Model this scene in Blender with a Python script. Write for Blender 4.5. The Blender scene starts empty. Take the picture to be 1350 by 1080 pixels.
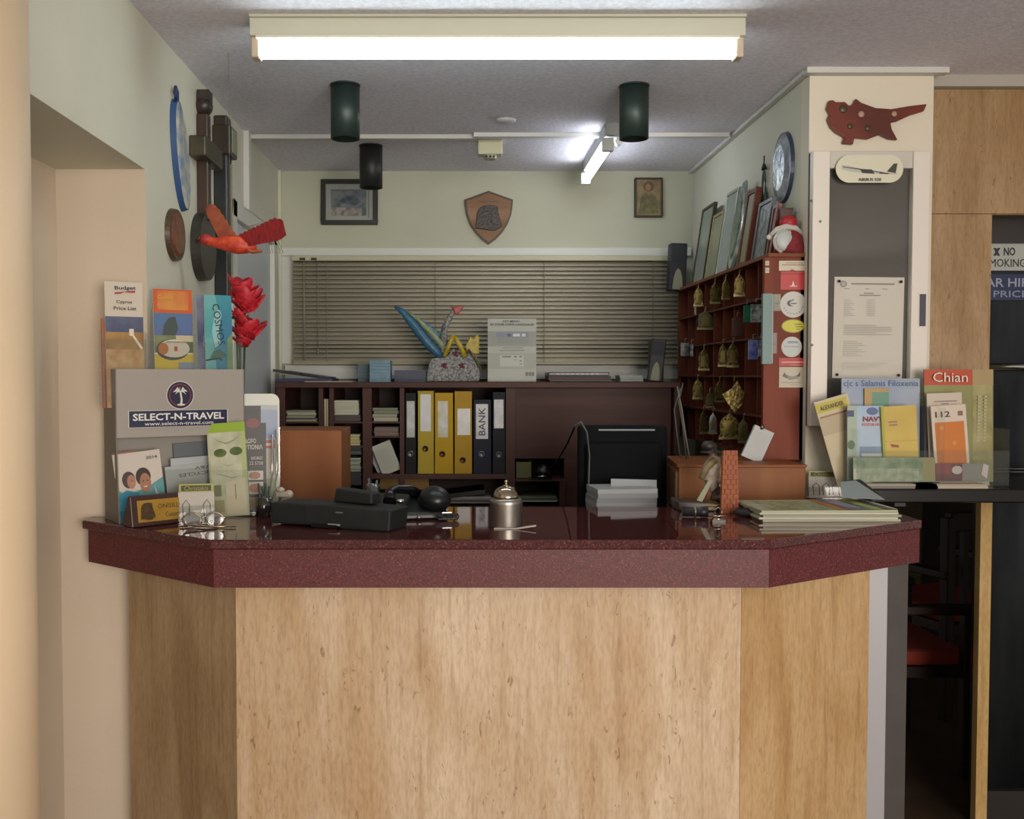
import bpy, bmesh, math, random
from mathutils import Matrix, Vector
random.seed(7)
S = bpy.context.scene
# ------------------------------------------------------------------ camera, world, lights, exposure
F = 1300.0; EYE = 1.46; TH = math.atan(45/1300); VX = 604.0
cam_d = bpy.data.cameras.new('camera'); cam = bpy.data.objects.new('camera', cam_d); S.collection.objects.link(cam)
cam.location = (0, 0, EYE); cam.rotation_euler = (math.pi/2 - TH, 0, 0)
cam_d.sensor_width = 36; cam_d.lens = 36*F/1350; cam_d.shift_x = (675-VX)/1350; cam_d.clip_start = .02
S.camera = cam
w = bpy.data.worlds.new('world'); S.world = w; w.use_nodes = True
w.node_tree.nodes['Background'].inputs[0].default_value = (.95, .88, .80, 1)
w.node_tree.nodes['Background'].inputs[1].default_value = .38
def area(name, loc, rot, sx, sy, power, col):
    l = bpy.data.lights.new(name, 'AREA'); l.shape = 'RECTANGLE'; l.size = sx; l.size_y = sy; l.energy = power; l.color = col
    o = bpy.data.objects.new(name, l); S.collection.objects.link(o); o.location = loc; o.rotation_euler = rot
    return o
area('lobby_fill_light', (1.5, -2.4, 1.45), (math.radians(90), 0, math.radians(22)), 2.4, 1.6, 140, (1, .895, .80))  # added fill light behind the camera, no real window there
TUBE_E = 17; TUBE2_E = 14
S.view_settings.view_transform = 'Standard'; S.view_settings.look = 'None'
S.view_settings.gamma = 1; S.view_settings.exposure = 0.2; S.view_settings.use_curve_mapping = False

# ------------------------------------------------------------------ helpers
def ray(px, py):
    cx = (px-VX)/F; cy = (540-py)/F
    return Vector((cx, math.cos(TH)+cy*math.sin(TH), -math.sin(TH)+cy*math.cos(TH)))
def atY(px, py, Y):
    d = ray(px, py); return Vector((0, 0, EYE)) + d*(Y/d.y)
def atZ(px, py, z):
    d = ray(px, py); return Vector((0, 0, EYE)) + d*((z-EYE)/d.z)
def atX(px, py, X):
    d = ray(px, py); return Vector((0, 0, EYE)) + d*(X/d.x)
def lin(h):
    h = h.lstrip('#'); r = []
    for i in (0, 2, 4):
        c = int(h[i:i+2], 16)/255; r.append(c/12.92 if c <= .04045 else ((c+.055)/1.055)**2.4)
    return (*r, 1)
_M = {}
def mat(h, rough=.55, metal=0, h2=None, scale=12, stretch=(1, 1, 1), bump=0, bscale=None, spec=.5, emit=0, coat=0):
    k = (h, rough, metal, h2, scale, stretch, bump, bscale, spec, emit, coat)
    if k in _M: return _M[k]
    m = bpy.data.materials.new('m_'+h.strip('#')); m.use_nodes = True
    nt = m.node_tree; b = nt.nodes['Principled BSDF']
    b.inputs['Base Color'].default_value = lin(h); b.inputs['Roughness'].default_value = rough
    b.inputs['Metallic'].default_value = metal; b.inputs['Specular IOR Level'].default_value = spec
    b.inputs['Coat Weight'].default_value = coat
    if emit:
        b.inputs['Emission Color'].default_value = lin(h); b.inputs['Emission Strength'].default_value = emit
    if h2 or bump:
        tc = nt.nodes.new('ShaderNodeTexCoord'); mp = nt.nodes.new('ShaderNodeMapping'); mp.inputs['Scale'].default_value = stretch
        nt.links.new(tc.outputs['Object'], mp.inputs[0])
        n = nt.nodes.new('ShaderNodeTexNoise'); n.inputs['Scale'].default_value = scale; n.inputs['Detail'].default_value = 6
        nt.links.new(mp.outputs[0], n.inputs['Vector'])
        if h2:
            r = nt.nodes.new('ShaderNodeValToRGB'); r.color_ramp.elements[0].position = .36; r.color_ramp.elements[1].position = .64
            r.color_ramp.elements[0].color = lin(h); r.color_ramp.elements[1].color = lin(h2)
            nt.links.new(n.outputs[0], r.inputs[0]); nt.links.new(r.outputs[0], b.inputs['Base Color'])
        if bump:
            n2 = n
            if bscale:
                n2 = nt.nodes.new('ShaderNodeTexNoise'); n2.inputs['Scale'].default_value = bscale; n2.inputs['Detail'].default_value = 4
                nt.links.new(mp.outputs[0], n2.inputs['Vector'])
            bp = nt.nodes.new('ShaderNodeBump'); bp.inputs['Strength'].default_value = bump; bp.inputs['Distance'].default_value = .004
            nt.links.new(n2.outputs[0], bp.inputs['Height']); nt.links.new(bp.outputs[0], b.inputs['Normal'])
    _M[k] = m
    return m
def travertine(name, base, light, dark, seed=0, pits=1.0):
    m = bpy.data.materials.new(name); m.use_nodes = True; nt = m.node_tree; b = nt.nodes['Principled BSDF']; L = nt.links.new
    tc = nt.nodes.new('ShaderNodeTexCoord')
    def noise(sc, st, det=6, dist=0):
        mp = nt.nodes.new('ShaderNodeMapping'); mp.inputs['Scale'].default_value = st; mp.inputs['Location'].default_value = (seed, seed*2, seed*3)
        L(tc.outputs['Object'], mp.inputs[0]); n = nt.nodes.new('ShaderNodeTexNoise'); n.inputs['Scale'].default_value = sc
        n.inputs['Detail'].default_value = det; n.inputs['Distortion'].default_value = dist; L(mp.outputs[0], n.inputs['Vector']); return n
    def ramp(src, stops):
        r = nt.nodes.new('ShaderNodeValToRGB'); e = r.color_ramp.elements
        e[0].position, e[0].color = stops[0][0], lin(stops[0][1]); e[1].position, e[1].color = stops[-1][0], lin(stops[-1][1])
        for p, c in stops[1:-1]:
            x = e.new(p); x.color = lin(c)
        L(src.outputs[0], r.inputs[0]); return r
    def mix(mode, a, bb, fac):
        x = nt.nodes.new('ShaderNodeMix'); x.data_type = 'RGBA'; x.blend_type = mode; x.inputs[0].default_value = fac
        L(a.outputs[0] if hasattr(a, 'outputs') else a, x.inputs[6]); L(bb.outputs[0], x.inputs[7]); return x
    big = ramp(noise(3.2, (2.2, 2.2, .5), 7, 1.0), [(.33, dark), (.5, base), (.68, light)])
    streak = ramp(noise(20, (3.2, 3.2, .2), 8, .6), [(.25, '#bda68a'), (.47, '#f4ede2'), (.75, '#ffffff')])
    fine = ramp(noise(120, (1.5, 1.5, .35), 3), [(.3, '#d5cabd'), (.6, '#ffffff')])
    pit = ramp(noise(55, (1.7, 1.7, .6), 14, 1.0), [(.0, '#8a755a'), (.30, '#a8926f'), (.355, '#ffffff')])
    mx = mix('MULTIPLY', big, streak, .5); m2 = nt.nodes.new('ShaderNodeMix'); m2.data_type = 'RGBA'; m2.blend_type = 'MULTIPLY'; m2.inputs[0].default_value = .5
    L(mx.outputs[2], m2.inputs[6]); L(fine.outputs[0], m2.inputs[7])
    m3 = nt.nodes.new('ShaderNodeMix'); m3.data_type = 'RGBA'; m3.blend_type = 'MULTIPLY'; m3.inputs[0].default_value = .6*pits
    L(m2.outputs[2], m3.inputs[6]); L(pit.outputs[0], m3.inputs[7]); L(m3.outputs[2], b.inputs['Base Color'])
    bp = nt.nodes.new('ShaderNodeBump'); bp.inputs['Strength'].default_value = .25; bp.inputs['Distance'].default_value = .003
    L(pit.outputs[0], bp.inputs['Height']); L(bp.outputs[0], b.inputs['Normal']); b.inputs['Roughness'].default_value = .42
    return m
def granite(name, rough, cs=('#281012', '#42171a', '#582123', '#6c2e2f', '#84504c')):
    m = bpy.data.materials.new(name); m.use_nodes = True; nt = m.node_tree; b = nt.nodes['Principled BSDF']; L = nt.links.new
    tc = nt.nodes.new('ShaderNodeTexCoord'); v = nt.nodes.new('ShaderNodeTexVoronoi'); v.inputs['Scale'].default_value = 460
    L(tc.outputs['Object'], v.inputs['Vector']); n = nt.nodes.new('ShaderNodeTexNoise'); n.inputs['Scale'].default_value = 200; n.inputs['Detail'].default_value = 5
    L(tc.outputs['Object'], n.inputs['Vector'])
    sp = nt.nodes.new('ShaderNodeSeparateColor'); L(v.outputs['Color'], sp.inputs[0])
    r = nt.nodes.new('ShaderNodeValToRGB'); e = r.color_ramp.elements
    e[0].position, e[0].color = 0, lin(cs[0]); e[1].position, e[1].color = 1, lin(cs[4])
    for p, c in ((.3, cs[1]), (.62, cs[2]), (.9, cs[3])): e.new(p).color = lin(c)
    mm = nt.nodes.new('ShaderNodeMath'); mm.operation = 'ADD'; L(sp.outputs[0], mm.inputs[0]); L(n.outputs[0], mm.inputs[1])
    m2 = nt.nodes.new('ShaderNodeMath'); m2.operation = 'MULTIPLY'; m2.inputs[1].default_value = .62; L(mm.outputs[0], m2.inputs[0])
    L(m2.outputs[0], r.inputs[0]); L(r.outputs[0], b.inputs['Base Color']); b.inputs['Roughness'].default_value = rough
    return m
def wood(h, h2, rough=.4, scale=9, axis='z', spec=.25):
    st = {'z': (3, 3, .25), 'x': (.25, 3, 3), 'y': (3, .25, 3)}[axis]
    return mat(h, max(rough, .5), 0, h2, scale, st, .05, spec=spec)
def clear(name='clear_plastic', tint='#f8faf8', glossy=.07, rough=.05):
    if name in _M: return _M[name]
    m = bpy.data.materials.new(name); m.use_nodes = True; nt = m.node_tree; nt.nodes.remove(nt.nodes['Principled BSDF'])
    t = nt.nodes.new('ShaderNodeBsdfTransparent'); t.inputs[0].default_value = lin(tint); g = nt.nodes.new('ShaderNodeBsdfGlossy')
    g.inputs['Roughness'].default_value = rough; x = nt.nodes.new('ShaderNodeMixShader')
    x.inputs[0].default_value = glossy
    nt.links.new(t.outputs[0], x.inputs[1]); nt.links.new(g.outputs[0], x.inputs[2])
    nt.links.new(x.outputs[0], nt.nodes['Material Output'].inputs[0]); _M[name] = m
    return m
def T(loc=(0, 0, 0), rz=0, rx=0, ry=0):
    r = math.radians
    return Matrix.Translation(loc) @ Matrix.Rotation(r(rz), 4, 'Z') @ Matrix.Rotation(r(rx), 4, 'X') @ Matrix.Rotation(r(ry), 4, 'Y')

class MB:
    def __init__(s): s.v = []; s.f = []; s.m = []; s.s = []; s.M = Matrix()
    def add(s, vs, fs, m=0, smooth=False):
        o = len(s.v); s.v += [s.M @ Vector(p) for p in vs]
        for f in fs: s.f.append([o+i for i in f]); s.m.append(m); s.s.append(smooth)
        return s
    def box(s, x0, x1, y0, y1, z0, z1, m=0):
        return s.add([(x0, y0, z0), (x1, y0, z0), (x1, y1, z0), (x0, y1, z0), (x0, y0, z1), (x1, y0, z1), (x1, y1, z1), (x0, y1, z1)],
                     [(0, 3, 2, 1), (4, 5, 6, 7), (0, 1, 5, 4), (1, 2, 6, 5), (2, 3, 7, 6), (3, 0, 4, 7)], m)
    def prism(s, poly, a, b, axis='y', m=0, smooth=False):
        n = len(poly)
        ar = sum(poly[i][0]*poly[(i+1) % n][1]-poly[(i+1) % n][0]*poly[i][1] for i in range(n))
        if ar < 0: poly = poly[::-1]
        def P(p, t):
            return {'y': (p[0], t, p[1]), 'z': (p[0], p[1], t), 'x': (t, p[0], p[1])}[axis]
        vs = [P(p, a) for p in poly]+[P(p, b) for p in poly]
        fs = [list(range(n)), list(range(2*n-1, n-1, -1))]+[(i, i+n, (i+1) % n+n, (i+1) % n) for i in range(n)]
        if axis != 'y': fs = [list(reversed(f)) for f in fs]
        if b < a: fs = [list(reversed(f)) for f in fs]
        return s.add(vs, fs, m, smooth)
    def lathe(s, prof, seg=24, c=(0, 0, 0), m=0, smooth=True):
        vs = []; fs = []; n = len(prof)
        for k in range(seg):
            a = 2*math.pi*k/seg
            for r, z in prof: vs.append((c[0]+r*math.cos(a), c[1]+r*math.sin(a), c[2]+z))
        for k in range(seg):
            k2 = (k+1) % seg
            for i in range(n-1): fs.append((k*n+i, k2*n+i, k2*n+i+1, k*n+i+1))
        s.add(vs, fs, m, smooth)
        if prof[0][0] > 1e-5: s.add([vs[k*n] for k in range(seg)], [list(range(seg-1, -1, -1))], m)
        if prof[-1][0] > 1e-5: s.add([vs[k*n+n-1] for k in range(seg)], [list(range(seg))], m)
        return s
    def tube(s, pts, r, seg=8, m=0, flat=1.0):
        pts = [Vector(p) for p in pts]; n = len(pts); rs = r if isinstance(r, (list, tuple)) else [r]*n
        vs = []; up = Vector((0, 0, 1))
        for i, p in enumerate(pts):
            t = (pts[min(i+1, n-1)]-pts[max(i-1, 0)]).normalized()
            a = t.cross(up)
            if a.length < .15: a = t.cross(Vector((0, 1, 0)))
            a.normalize(); b = t.cross(a).normalized()
            for k in range(seg):
                th = 2*math.pi*k/seg; vs.append(p+a*math.cos(th)*rs[i]+b*math.sin(th)*rs[i]*flat)
        fs = [(i*seg+k, i*seg+(k+1) % seg, (i+1)*seg+(k+1) % seg, (i+1)*seg+k) for i in range(n-1) for k in range(seg)]
        s.add(vs, fs, m, True); s.add(vs[:seg], [list(range(seg-1, -1, -1))], m); s.add(vs[-seg:], [list(range(seg))], m)
        return s
    def ball(s, c, rx, ry=None, rz=None, seg=16, rings=10, m=0, fn=None):
        ry = rx if ry is None else ry; rz = rx if rz is None else rz
        vs = []; fs = []
        for i in range(rings+1):
            ph = -math.pi/2+math.pi*i/rings
            for k in range(seg):
                a = 2*math.pi*k/seg; q = Vector((math.cos(ph)*math.cos(a), math.cos(ph)*math.sin(a), math.sin(ph)))
                sc = fn(q) if fn else 1
                vs.append((c[0]+q.x*rx*sc, c[1]+q.y*ry*sc, c[2]+q.z*rz*sc))
        for i in range(rings):
            for k in range(seg): fs.append((i*seg+k, i*seg+(k+1) % seg, (i+1)*seg+(k+1) % seg, (i+1)*seg+k))
        return s.add(vs, fs, m, True)
    def build(s, name, mats, parent=None, M=None, bevel=0, solid=0):
        me = bpy.data.meshes.new(name); me.from_pydata([tuple(p) for p in s.v], [], s.f)
        if not isinstance(mats, (list, tuple)): mats = [mats]
        for x in mats: me.materials.append(x)
        me.polygons.foreach_set('material_index', s.m); me.polygons.foreach_set('use_smooth', s.s)
        bm = bmesh.new(); bm.from_mesh(me); bmesh.ops.remove_doubles(bm, verts=bm.verts, dist=1e-6)
        bmesh.ops.recalc_face_normals(bm, faces=bm.faces); bm.to_mesh(me); bm.free(); me.update()
        o = bpy.data.objects.new(name, me); S.collection.objects.link(o)
        if parent: o.parent = parent
        if M is not None: o.matrix_basis = M
        if bevel:
            b = o.modifiers.new('bevel', 'BEVEL'); b.width = bevel; b.segments = 2; b.limit_method = 'ANGLE'
        if solid:
            b = o.modifiers.new('solid', 'SOLIDIFY'); b.thickness = solid
        return o
def tag(o, label=None, cat=None, group=None, kind=None):
    if label: o['label'] = label
    if cat: o['category'] = cat
    if group: o['group'] = group
    if kind: o['kind'] = kind
    return o
def empty(name, M, label, cat, group=None):
    o = bpy.data.objects.new(name, None); S.collection.objects.link(o)
    o.matrix_basis = M if isinstance(M, Matrix) else Matrix.Translation(M); o.empty_display_size = .02
    return tag(o, label, cat, group)
def box(name, x0, x1, y0, y1, z0, z1, m, parent=None, bevel=0, M=None):
    return MB().box(x0, x1, y0, y1, z0, z1).build(name, m, parent, M, bevel)
def struct(o): o['kind'] = 'structure'; return o
def text_geo(st, wd, ht, bold=0):
    c = bpy.data.curves.new('t', 'FONT'); c.body = st; c.offset = bold; c.resolution_u = 2
    o = bpy.data.objects.new('t', c); S.collection.objects.link(o); bpy.context.view_layer.update()
    me = o.to_mesh(); vs = [v.co.copy() for v in me.vertices]; fs = [list(p.vertices) for p in me.polygons]; o.to_mesh_clear()
    bpy.data.objects.remove(o); bpy.data.curves.remove(c)
    if not vs: return [], []
    x0 = min(v.x for v in vs); x1 = max(v.x for v in vs); y0 = min(v.y for v in vs); y1 = max(v.y for v in vs)
    return [((v.x-(x0+x1)/2)*wd/(x1-x0), (v.y-(y0+y1)/2)*ht/(y1-y0)) for v in vs], fs
def arc(cx, cy, rx, ry, n=24, a0=0, a1=360):
    return [(cx+rx*math.cos(math.radians(a0+(a1-a0)*k/n)), cy+ry*math.sin(math.radians(a0+(a1-a0)*k/n))) for k in range(n if a1-a0 == 360 else n+1)]
def R(x0, y0, x1, y1): return [(x0, y0), (x1, y0), (x1, y1), (x0, y1)]
def decals(parent, W, H, items=(), texts=(), y=-.0006, name='cover_print', M=None):
    """items: (material-or-hex, polygon in 0..1 of the face); texts: (string,u,v,w,h,hex[,rot,bold])"""
    if items:
        mb = MB(); ms = []
        for i, (c, p) in enumerate(items):
            mm = mat(c, .4) if isinstance(c, str) else c
            if mm not in ms: ms.append(mm)
            yy = y-.00025*i
            vs = [((u-.5)*W, yy, v*H) for u, v in p]
            mb.add(vs, [list(range(len(vs)))], ms.index(mm))
        o = mb.build(name, ms, parent, M); y = y-.00025*len(items)
    if texts:
        mb = MB(); ms = []
        for t in texts:
            st, u, v, tw, th, c = t[:6]; rot = t[6] if len(t) > 6 else 0; bold = t[7] if len(t) > 7 else .01
            if abs(rot) > 30: g, fs = text_geo(st, tw*H, th*W, bold)
            else: g, fs = text_geo(st, tw*W, th*H, bold)
            mm = mat(c, .5)
            if mm not in ms: ms.append(mm)
            ca, sa = math.cos(math.radians(rot)), math.sin(math.radians(rot))
            mb.add([((u-.5)*W+a*ca-b*sa, y-.0004, v*H+a*sa+b*ca) for a, b in g], fs, ms.index(mm))
        mb.build('lettering', ms, parent, M)
def flyer(name, label, cat, W, H, Tk, M, items=(), texts=(), page='#e6e2d8', group=None, mirror=False):
    o = MB().box(-W/2, W/2, 0, Tk, 0, H).build(name, mat(page, .5), None, M)
    tag(o, label, cat, group); decals(o, W, H, items, texts)
    return o
def pxflyer(name, label, cat, pl, pb, wpx, hpx, Y, items=(), texts=(), ry=0, lean=0, Tk=.004, page='#e6e2d8', rz=0, group=None):
    """leaflet whose bottom-centre sits at pixel (pl+wpx/2, pb), at depth Y"""
    p = atY(pl+wpx/2, pb, Y); k = Y/F
    return flyer(name, label, cat, wpx*k, hpx*k, Tk, T(p, rz, -lean, ry), items, texts, page, group)
def lines(x0, x1, ys, h, c='#8a8a88'):
    return [(c, R(x0, y-h/2, x1 if i % 3 else x0+(x1-x0)*.82, y+h/2)) for i, y in enumerate(ys)]

WALL = mat('#cfcebd', .7, 0, '#c8c8b6', 3, (1, 1, 1), .12, 90)
WALLB = mat('#bcbda9', .75, 0, '#b5b7a3', 2.5, (1, 1, 1), .1, 90)
CREAM = mat('#d0c2ae', .65, 0, '#cabca8', 3, (1, 1, 1), .1, 80)
CEIL = mat('#e8e7f0', .9, 0, '#d8d6e0', 70, (1, 1, 1), .55, 160)
TRIM = mat('#c9c8c2', .5)
CH = 2.36; XL = -.79; XR = 1.037; YB = 4.38
# ------------------------------------------------------------------ setting
struct(box('floor', -2.5, 3.6, -3, 5.4, -.05, 0, mat('#4a3c30', .35, 0, '#57483a', 5)))
struct(box('ceiling', -1.4, 3.6, -3, 5.4, CH, CH+.06, CEIL))
m = MB(); m.box(-1.3, XL, 2.51, YB+.2, 0, CH); struct(m.build('wall_left', WALL))
m = MB(); m.box(-1.3, XL, -.2, 2.51, 1.98, CH); struct(m.build('wall_left_lintel', WALL))
struct(box('wall_left_jamb', -1.016, XL-.0005, 2.508, 2.51, 0, 1.98, CREAM))
struct(box('wall_left_recess', -1.3, -1.016, -.2, 2.51, 0, 1.98, CREAM))
m = MB(); m.lathe([(.2, 0), (.2, CH)], 64, (-.905, 1.60, 0)); struct(m.build('wall_left_column', mat('#e6cfae', .6, 0, '#dfc8a6', 3, (1, 1, 1), .06, 90)))
# back wall with the window opening
a = atY(388, 338, YB); b = atY(897, 480, YB); WX0, WX1, WZ0, WZ1 = a.x, b.x, b.z, a.z
m = MB(); m.box(XL, XR, YB, YB+.2, 0, WZ0); m.box(XL, XR, YB, YB+.2, WZ1, CH); m.box(XL, WX0, YB, YB+.2, WZ0, WZ1); m.box(WX1, XR, YB, YB+.2, WZ0, WZ1)
struct(m.build('wall_back', WALLB))
struct(box('wall_right', XR, 1.2, 3.0105, YB+.2, 0, CH, WALL))
PX1 = atY(1228, 300, 2.94).x
m = MB(); m.box(XR, PX1, 2.94, 3.01, 1.11, CH); m.box(XR, 1.2, 2.94, 3.01, 0, 1.11); m.box(1.2, PX1, 3.01, 3.05, 1.11, CH)
struct(m.build('wall_pillar', mat('#d8d0bd', .6)))
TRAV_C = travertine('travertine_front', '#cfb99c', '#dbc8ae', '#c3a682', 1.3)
TRAV_L = travertine('travertine_left_shaded', '#a58d6c', '#b09979', '#977d5c', 5.1, .35)  # same stone as the front, with the left face's shade in its colour
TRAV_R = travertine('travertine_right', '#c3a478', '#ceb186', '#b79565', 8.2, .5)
TRAV_W = travertine('travertine_wall', '#a88c66', '#b49a76', '#987a50', 3.7)
# travertine cladding, two courses, door opening on the right
YT = 3.015; DX = atY(1306, 400, YT).x; DZ = atY(1330, 283, YT).z; jz = atY(1280, 282, YT).z
tw = struct(box('wall_travertine', PX1, 3.5, YT+.012, YT+.16, DZ+.012, CH, mat('#8a7350', .7)))
m = MB(); m.box(PX1, DX, YT+.012, YT+.1, 1.11, DZ+.012); m.build('backing', mat('#8a7350', .7), tw)
lo = 1.11
for (x0, x1, z0, z1) in ((PX1, 2.2, jz+.001, CH-.035), (PX1, DX, lo, jz-.001), (DX, 2.2, DZ, jz-.001)):
    box('stone_panel', x0+.0006, x1-.0006, YT, YT+.012, z0, z1, TRAV_W, tw)
SX0 = atY(1291, 800, YT).x; SX1 = atY(1306, 800, YT).x
struct(box('wall_stone_jamb', SX0, SX1, YT, YT+.03, 0, 1.11, travertine('travertine_jamb', '#c4a468', '#d0b27a', '#b39052', 2.2, .6)))
struct(box('trim_1', PX1, 2.6, YT-.03, YT+.05, CH-.034, CH, mat('#a9a49a', .5)))
m = MB(); m.box(XR-.02, PX1+.03, 2.905, 2.94, CH-.018, CH); struct(m.build('trim_2', TRIM, None, None, .003))
struct(box('trim_3', XR-.022, XR, 2.94, YB, CH-.014, CH, TRIM, None, .003))
yt = .9*F/315
struct(box('trim_4', atY(328, 183, yt).x, atY(624, 183, yt).x, yt, yt+.03, CH-.016, CH, TRIM, None, .002))
struct(box('trim_5', atY(624, 183, yt).x, XR-.03, yt-.03, yt, CH-.016, CH, mat('#d2d2ce', .5), None, .002))
struct(box('trim_6', XL, XL+.02, 3.66, 3.70, 2.06, CH, TRIM))
struct(box('trim_7', XL, XL+.012, YB-.02, YB, .0, CH, WALL))
# door on the left wall
dr = struct(box('door_1', XL, XL+.012, 3.42, 4.10, 0, 2.0, mat('#b9bec0', .45)))
m = MB(); m.box(XL, XL+.03, 3.36, 3.42, 0, 2.06); m.box(XL, XL+.03, 4.10, 4.16, 0, 2.06); m.box(XL, XL+.03, 3.36, 4.16, 2.0, 2.06)
m.build('door_frame', mat('#cfcfc4', .5), dr, None, .004)
m = MB(); m.tube([(XL+.012, 3.50, 1.05), (XL+.05, 3.50, 1.05), (XL+.05, 3.60, 1.05)], .009, 10); m.build('door_handle', mat('#b8b8b4', .25, 1), dr)
# lounge beyond the low opening on the right
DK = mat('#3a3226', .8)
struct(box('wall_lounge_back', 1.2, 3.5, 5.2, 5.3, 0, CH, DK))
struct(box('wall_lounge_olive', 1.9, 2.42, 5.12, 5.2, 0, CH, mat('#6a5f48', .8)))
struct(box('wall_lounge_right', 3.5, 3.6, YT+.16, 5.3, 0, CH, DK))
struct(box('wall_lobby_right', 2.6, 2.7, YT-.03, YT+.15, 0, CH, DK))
# glass door with signs
gd = struct(box('door_2', DX+.045, 2.58, 3.16, 3.18, 0, DZ+.03, mat('#3a3e40', .28, .9, '#232628', 3, (3, 3, .6))))
m = MB(); m.box(DX+.045, 2.58, 3.135, 3.16, DZ-.07, DZ+.02); m.box(DX+.045, 2.58, 3.135, 3.16, 0, .12)
m.build('door_frame', mat('#2c2824', .4), gd)
m = MB(); zz = atY(1330, 484, 3.13).z; m.tube([(DX+.045, 3.125, zz), (2.5, 3.125, zz)], .011, 16); m.build('streak_rail', mat('#d8dde0', .16, 1), gd)  # chrome bar added to stand in for a bright reflected streak
zz = atY(1330, 623, 3.13).z; m = MB(); m.tube([(DX+.045, 3.14, zz+.012), (2.5, 3.14, zz+.002)], .003, 8); m.tube([(DX+.045, 3.14, zz+.002), (2.5, 3.14, zz-.008)], .003, 8); m.build('lower_rail', mat('#9aa0a2', .3, 1), gd)
def sign(name, label, px0, py0, px1, py1, Y, items, texts, base):
    p = atY((px0+px1)/2, py1, Y); return flyer(name, label, 'sign', (px1-px0)*Y/F, (py1-py0)*Y/F, .004, T((p.x, Y-.004, p.z)), items, texts, base)
sign('no_smoking_sign', 'pale no smoking sign on the dark door, above the blue car hire sign', 1291, 317, 1362, 357, 3.155,
     [('#22262a', [(.24, .74), (.29, .74), (.37, .48), (.32, .48)]), ('#22262a', [(.24, .48), (.29, .48), (.37, .74), (.32, .74)])],
     [('NO', .54, .62, .21, .27, '#1c1f22', 0, .02), ('SMOKING', .47, .25, .74, .26, '#1c1f22', 0, 0)], '#a9aea6')
sign('car_hire_sign', 'blue car hire prices sign on the dark door under the no smoking sign', 1262, 362, 1388, 396, 3.155,
     [], [('CAR HIRE', .5, .68, .62, .34, '#8f98ad', 0, .015), ('PRICES', .58, .24, .42, .26, '#8088a0')], '#15264e')
sign('door_sign_strip', 'narrow grey strip sign at the top of the dark door', 1300, 300, 1380, 314, 3.155, [('#3a3d3c', R(0, 0, 1, .15))], [], '#8d918c')
# window frame behind the blind
wf = struct(MB().box(WX0, WX1, YB+.02, YB+.05, WZ0, WZ0+.03).box(WX0, WX1, YB+.02, YB+.05, WZ1-.03, WZ1).box(WX0, WX0+.06, YB+.02, YB+.05, WZ0, WZ1)
    .box(WX1-.06, WX1, YB+.02, YB+.05, WZ0, WZ1).box(atY(634, 400, YB+.02).x, atY(645, 400, YB+.02).x, YB+.01, YB+.05, WZ0, WZ1)
    .box(atY(404, 400, YB+.02).x, atY(412, 400, YB+.02).x, YB+.01, YB+.05, WZ0, WZ1).build('window_1', mat('#d9dbd2', .5)))
box('window_pane', WX0, WX1, YB+.055, YB+.06, WZ0, WZ1, mat('#20231c', .15), wf)
zt = atY(500, 327, YB).z
m = MB(); m.box(XL+.01, XR-.01, YB-.02, YB, WZ1, zt); m.box(XL+.01, WX0, YB-.015, YB, WZ0, WZ1); m.build('window_casing', mat('#cdd0c8', .5), wf, None, .003)
m = MB(); m.box(WX0-.04, XR-.02, YB-.03, YB, atY(500, 500, YB-.03).z, WZ0-.005); m.build('window_sill', mat('#cfd1cc', .45), wf, None, .003)
# venetian blind
BY = 4.315; p0 = atY(386, 345, BY); p1 = atY(896, 476, BY)
bl = empty('venetian_blind', (0, BY, p0.z), 'drab beige venetian blind covering the wide back window', 'blind')
def L0(x, y, z): return (x, y-BY, z-p0.z)
ns = 23; pit = (p0.z-p1.z)/ns; SL = mat('#aea896', .45); me0 = None
for i in range(ns):
    ang = 51+random.uniform(-2, 2) + (-10 if i in (2, ns-3, ns-4) else 0)
    if me0 is None:
        mb = MB(); hw = .0132
        pr = [(-hw+2*hw*k/4, .0022*(1-(k/2-1)**2)) for k in range(5)]
        vs = [(x, a_, b_) for x in (p0.x, p1.x) for a_, b_ in pr]
        mb.add(vs, [(k, k+1, k+6, k+5) for k in range(4)], 0, True); o = mb.build('slat', SL, bl, None, 0, .0006); me0 = o.data
    else:
        o = bpy.data.objects.new('slat', me0); S.collection.objects.link(o); o.parent = bl; mo = o.modifiers.new('s', 'SOLIDIFY'); mo.thickness = .0006
    z = p0.z-pit*(i+.55)
    o.location = (0, 0, z-p0.z); o.rotation_euler = (math.radians(ang), 0, 0)
box('head_rail', p0.x, p1.x, -.02, .02, .002, .024, mat('#b4b096', .45), bl, .002)
box('bottom_rail', p0.x, p1.x, -.012, .012, p1.z-p0.z-.016, p1.z-p0.z-.002, mat('#8d8970', .45), bl, .002)
for px in (431, 574, 717, 860):
    x = atY(px, 400, BY).x
    m = MB(); m.box(x-.0012, x+.0012, -.016, -.0145, p1.z-p0.z-.005, .004); m.build('ladder_cord', mat('#6f6b58', .7), bl)
x = atY(402, 400, BY).x; m = MB(); m.tube([(x, -.024, .0), (x, -.026, -.43)], .003, 8); m.build('tilt_wand', mat('#85826c', .4), bl)
x = atY(419, 400, BY).x; m = MB(); m.tube([(x, -.022, .0), (x+.003, -.024, -.38)], .0015, 6); m.tube([(x+.003, -.024, -.38), (x+.003, -.024, -.405)], .005, 8); m.build('pull_cord', mat('#77745f', .6), bl)
m = MB()
for px in (400, 415): x = atY(px, 400, BY).x; m.box(x-.012, x+.012, -.024, -.019, .004, .014)
m.build('cord_lock', mat('#25231d', .5), bl)
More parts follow.
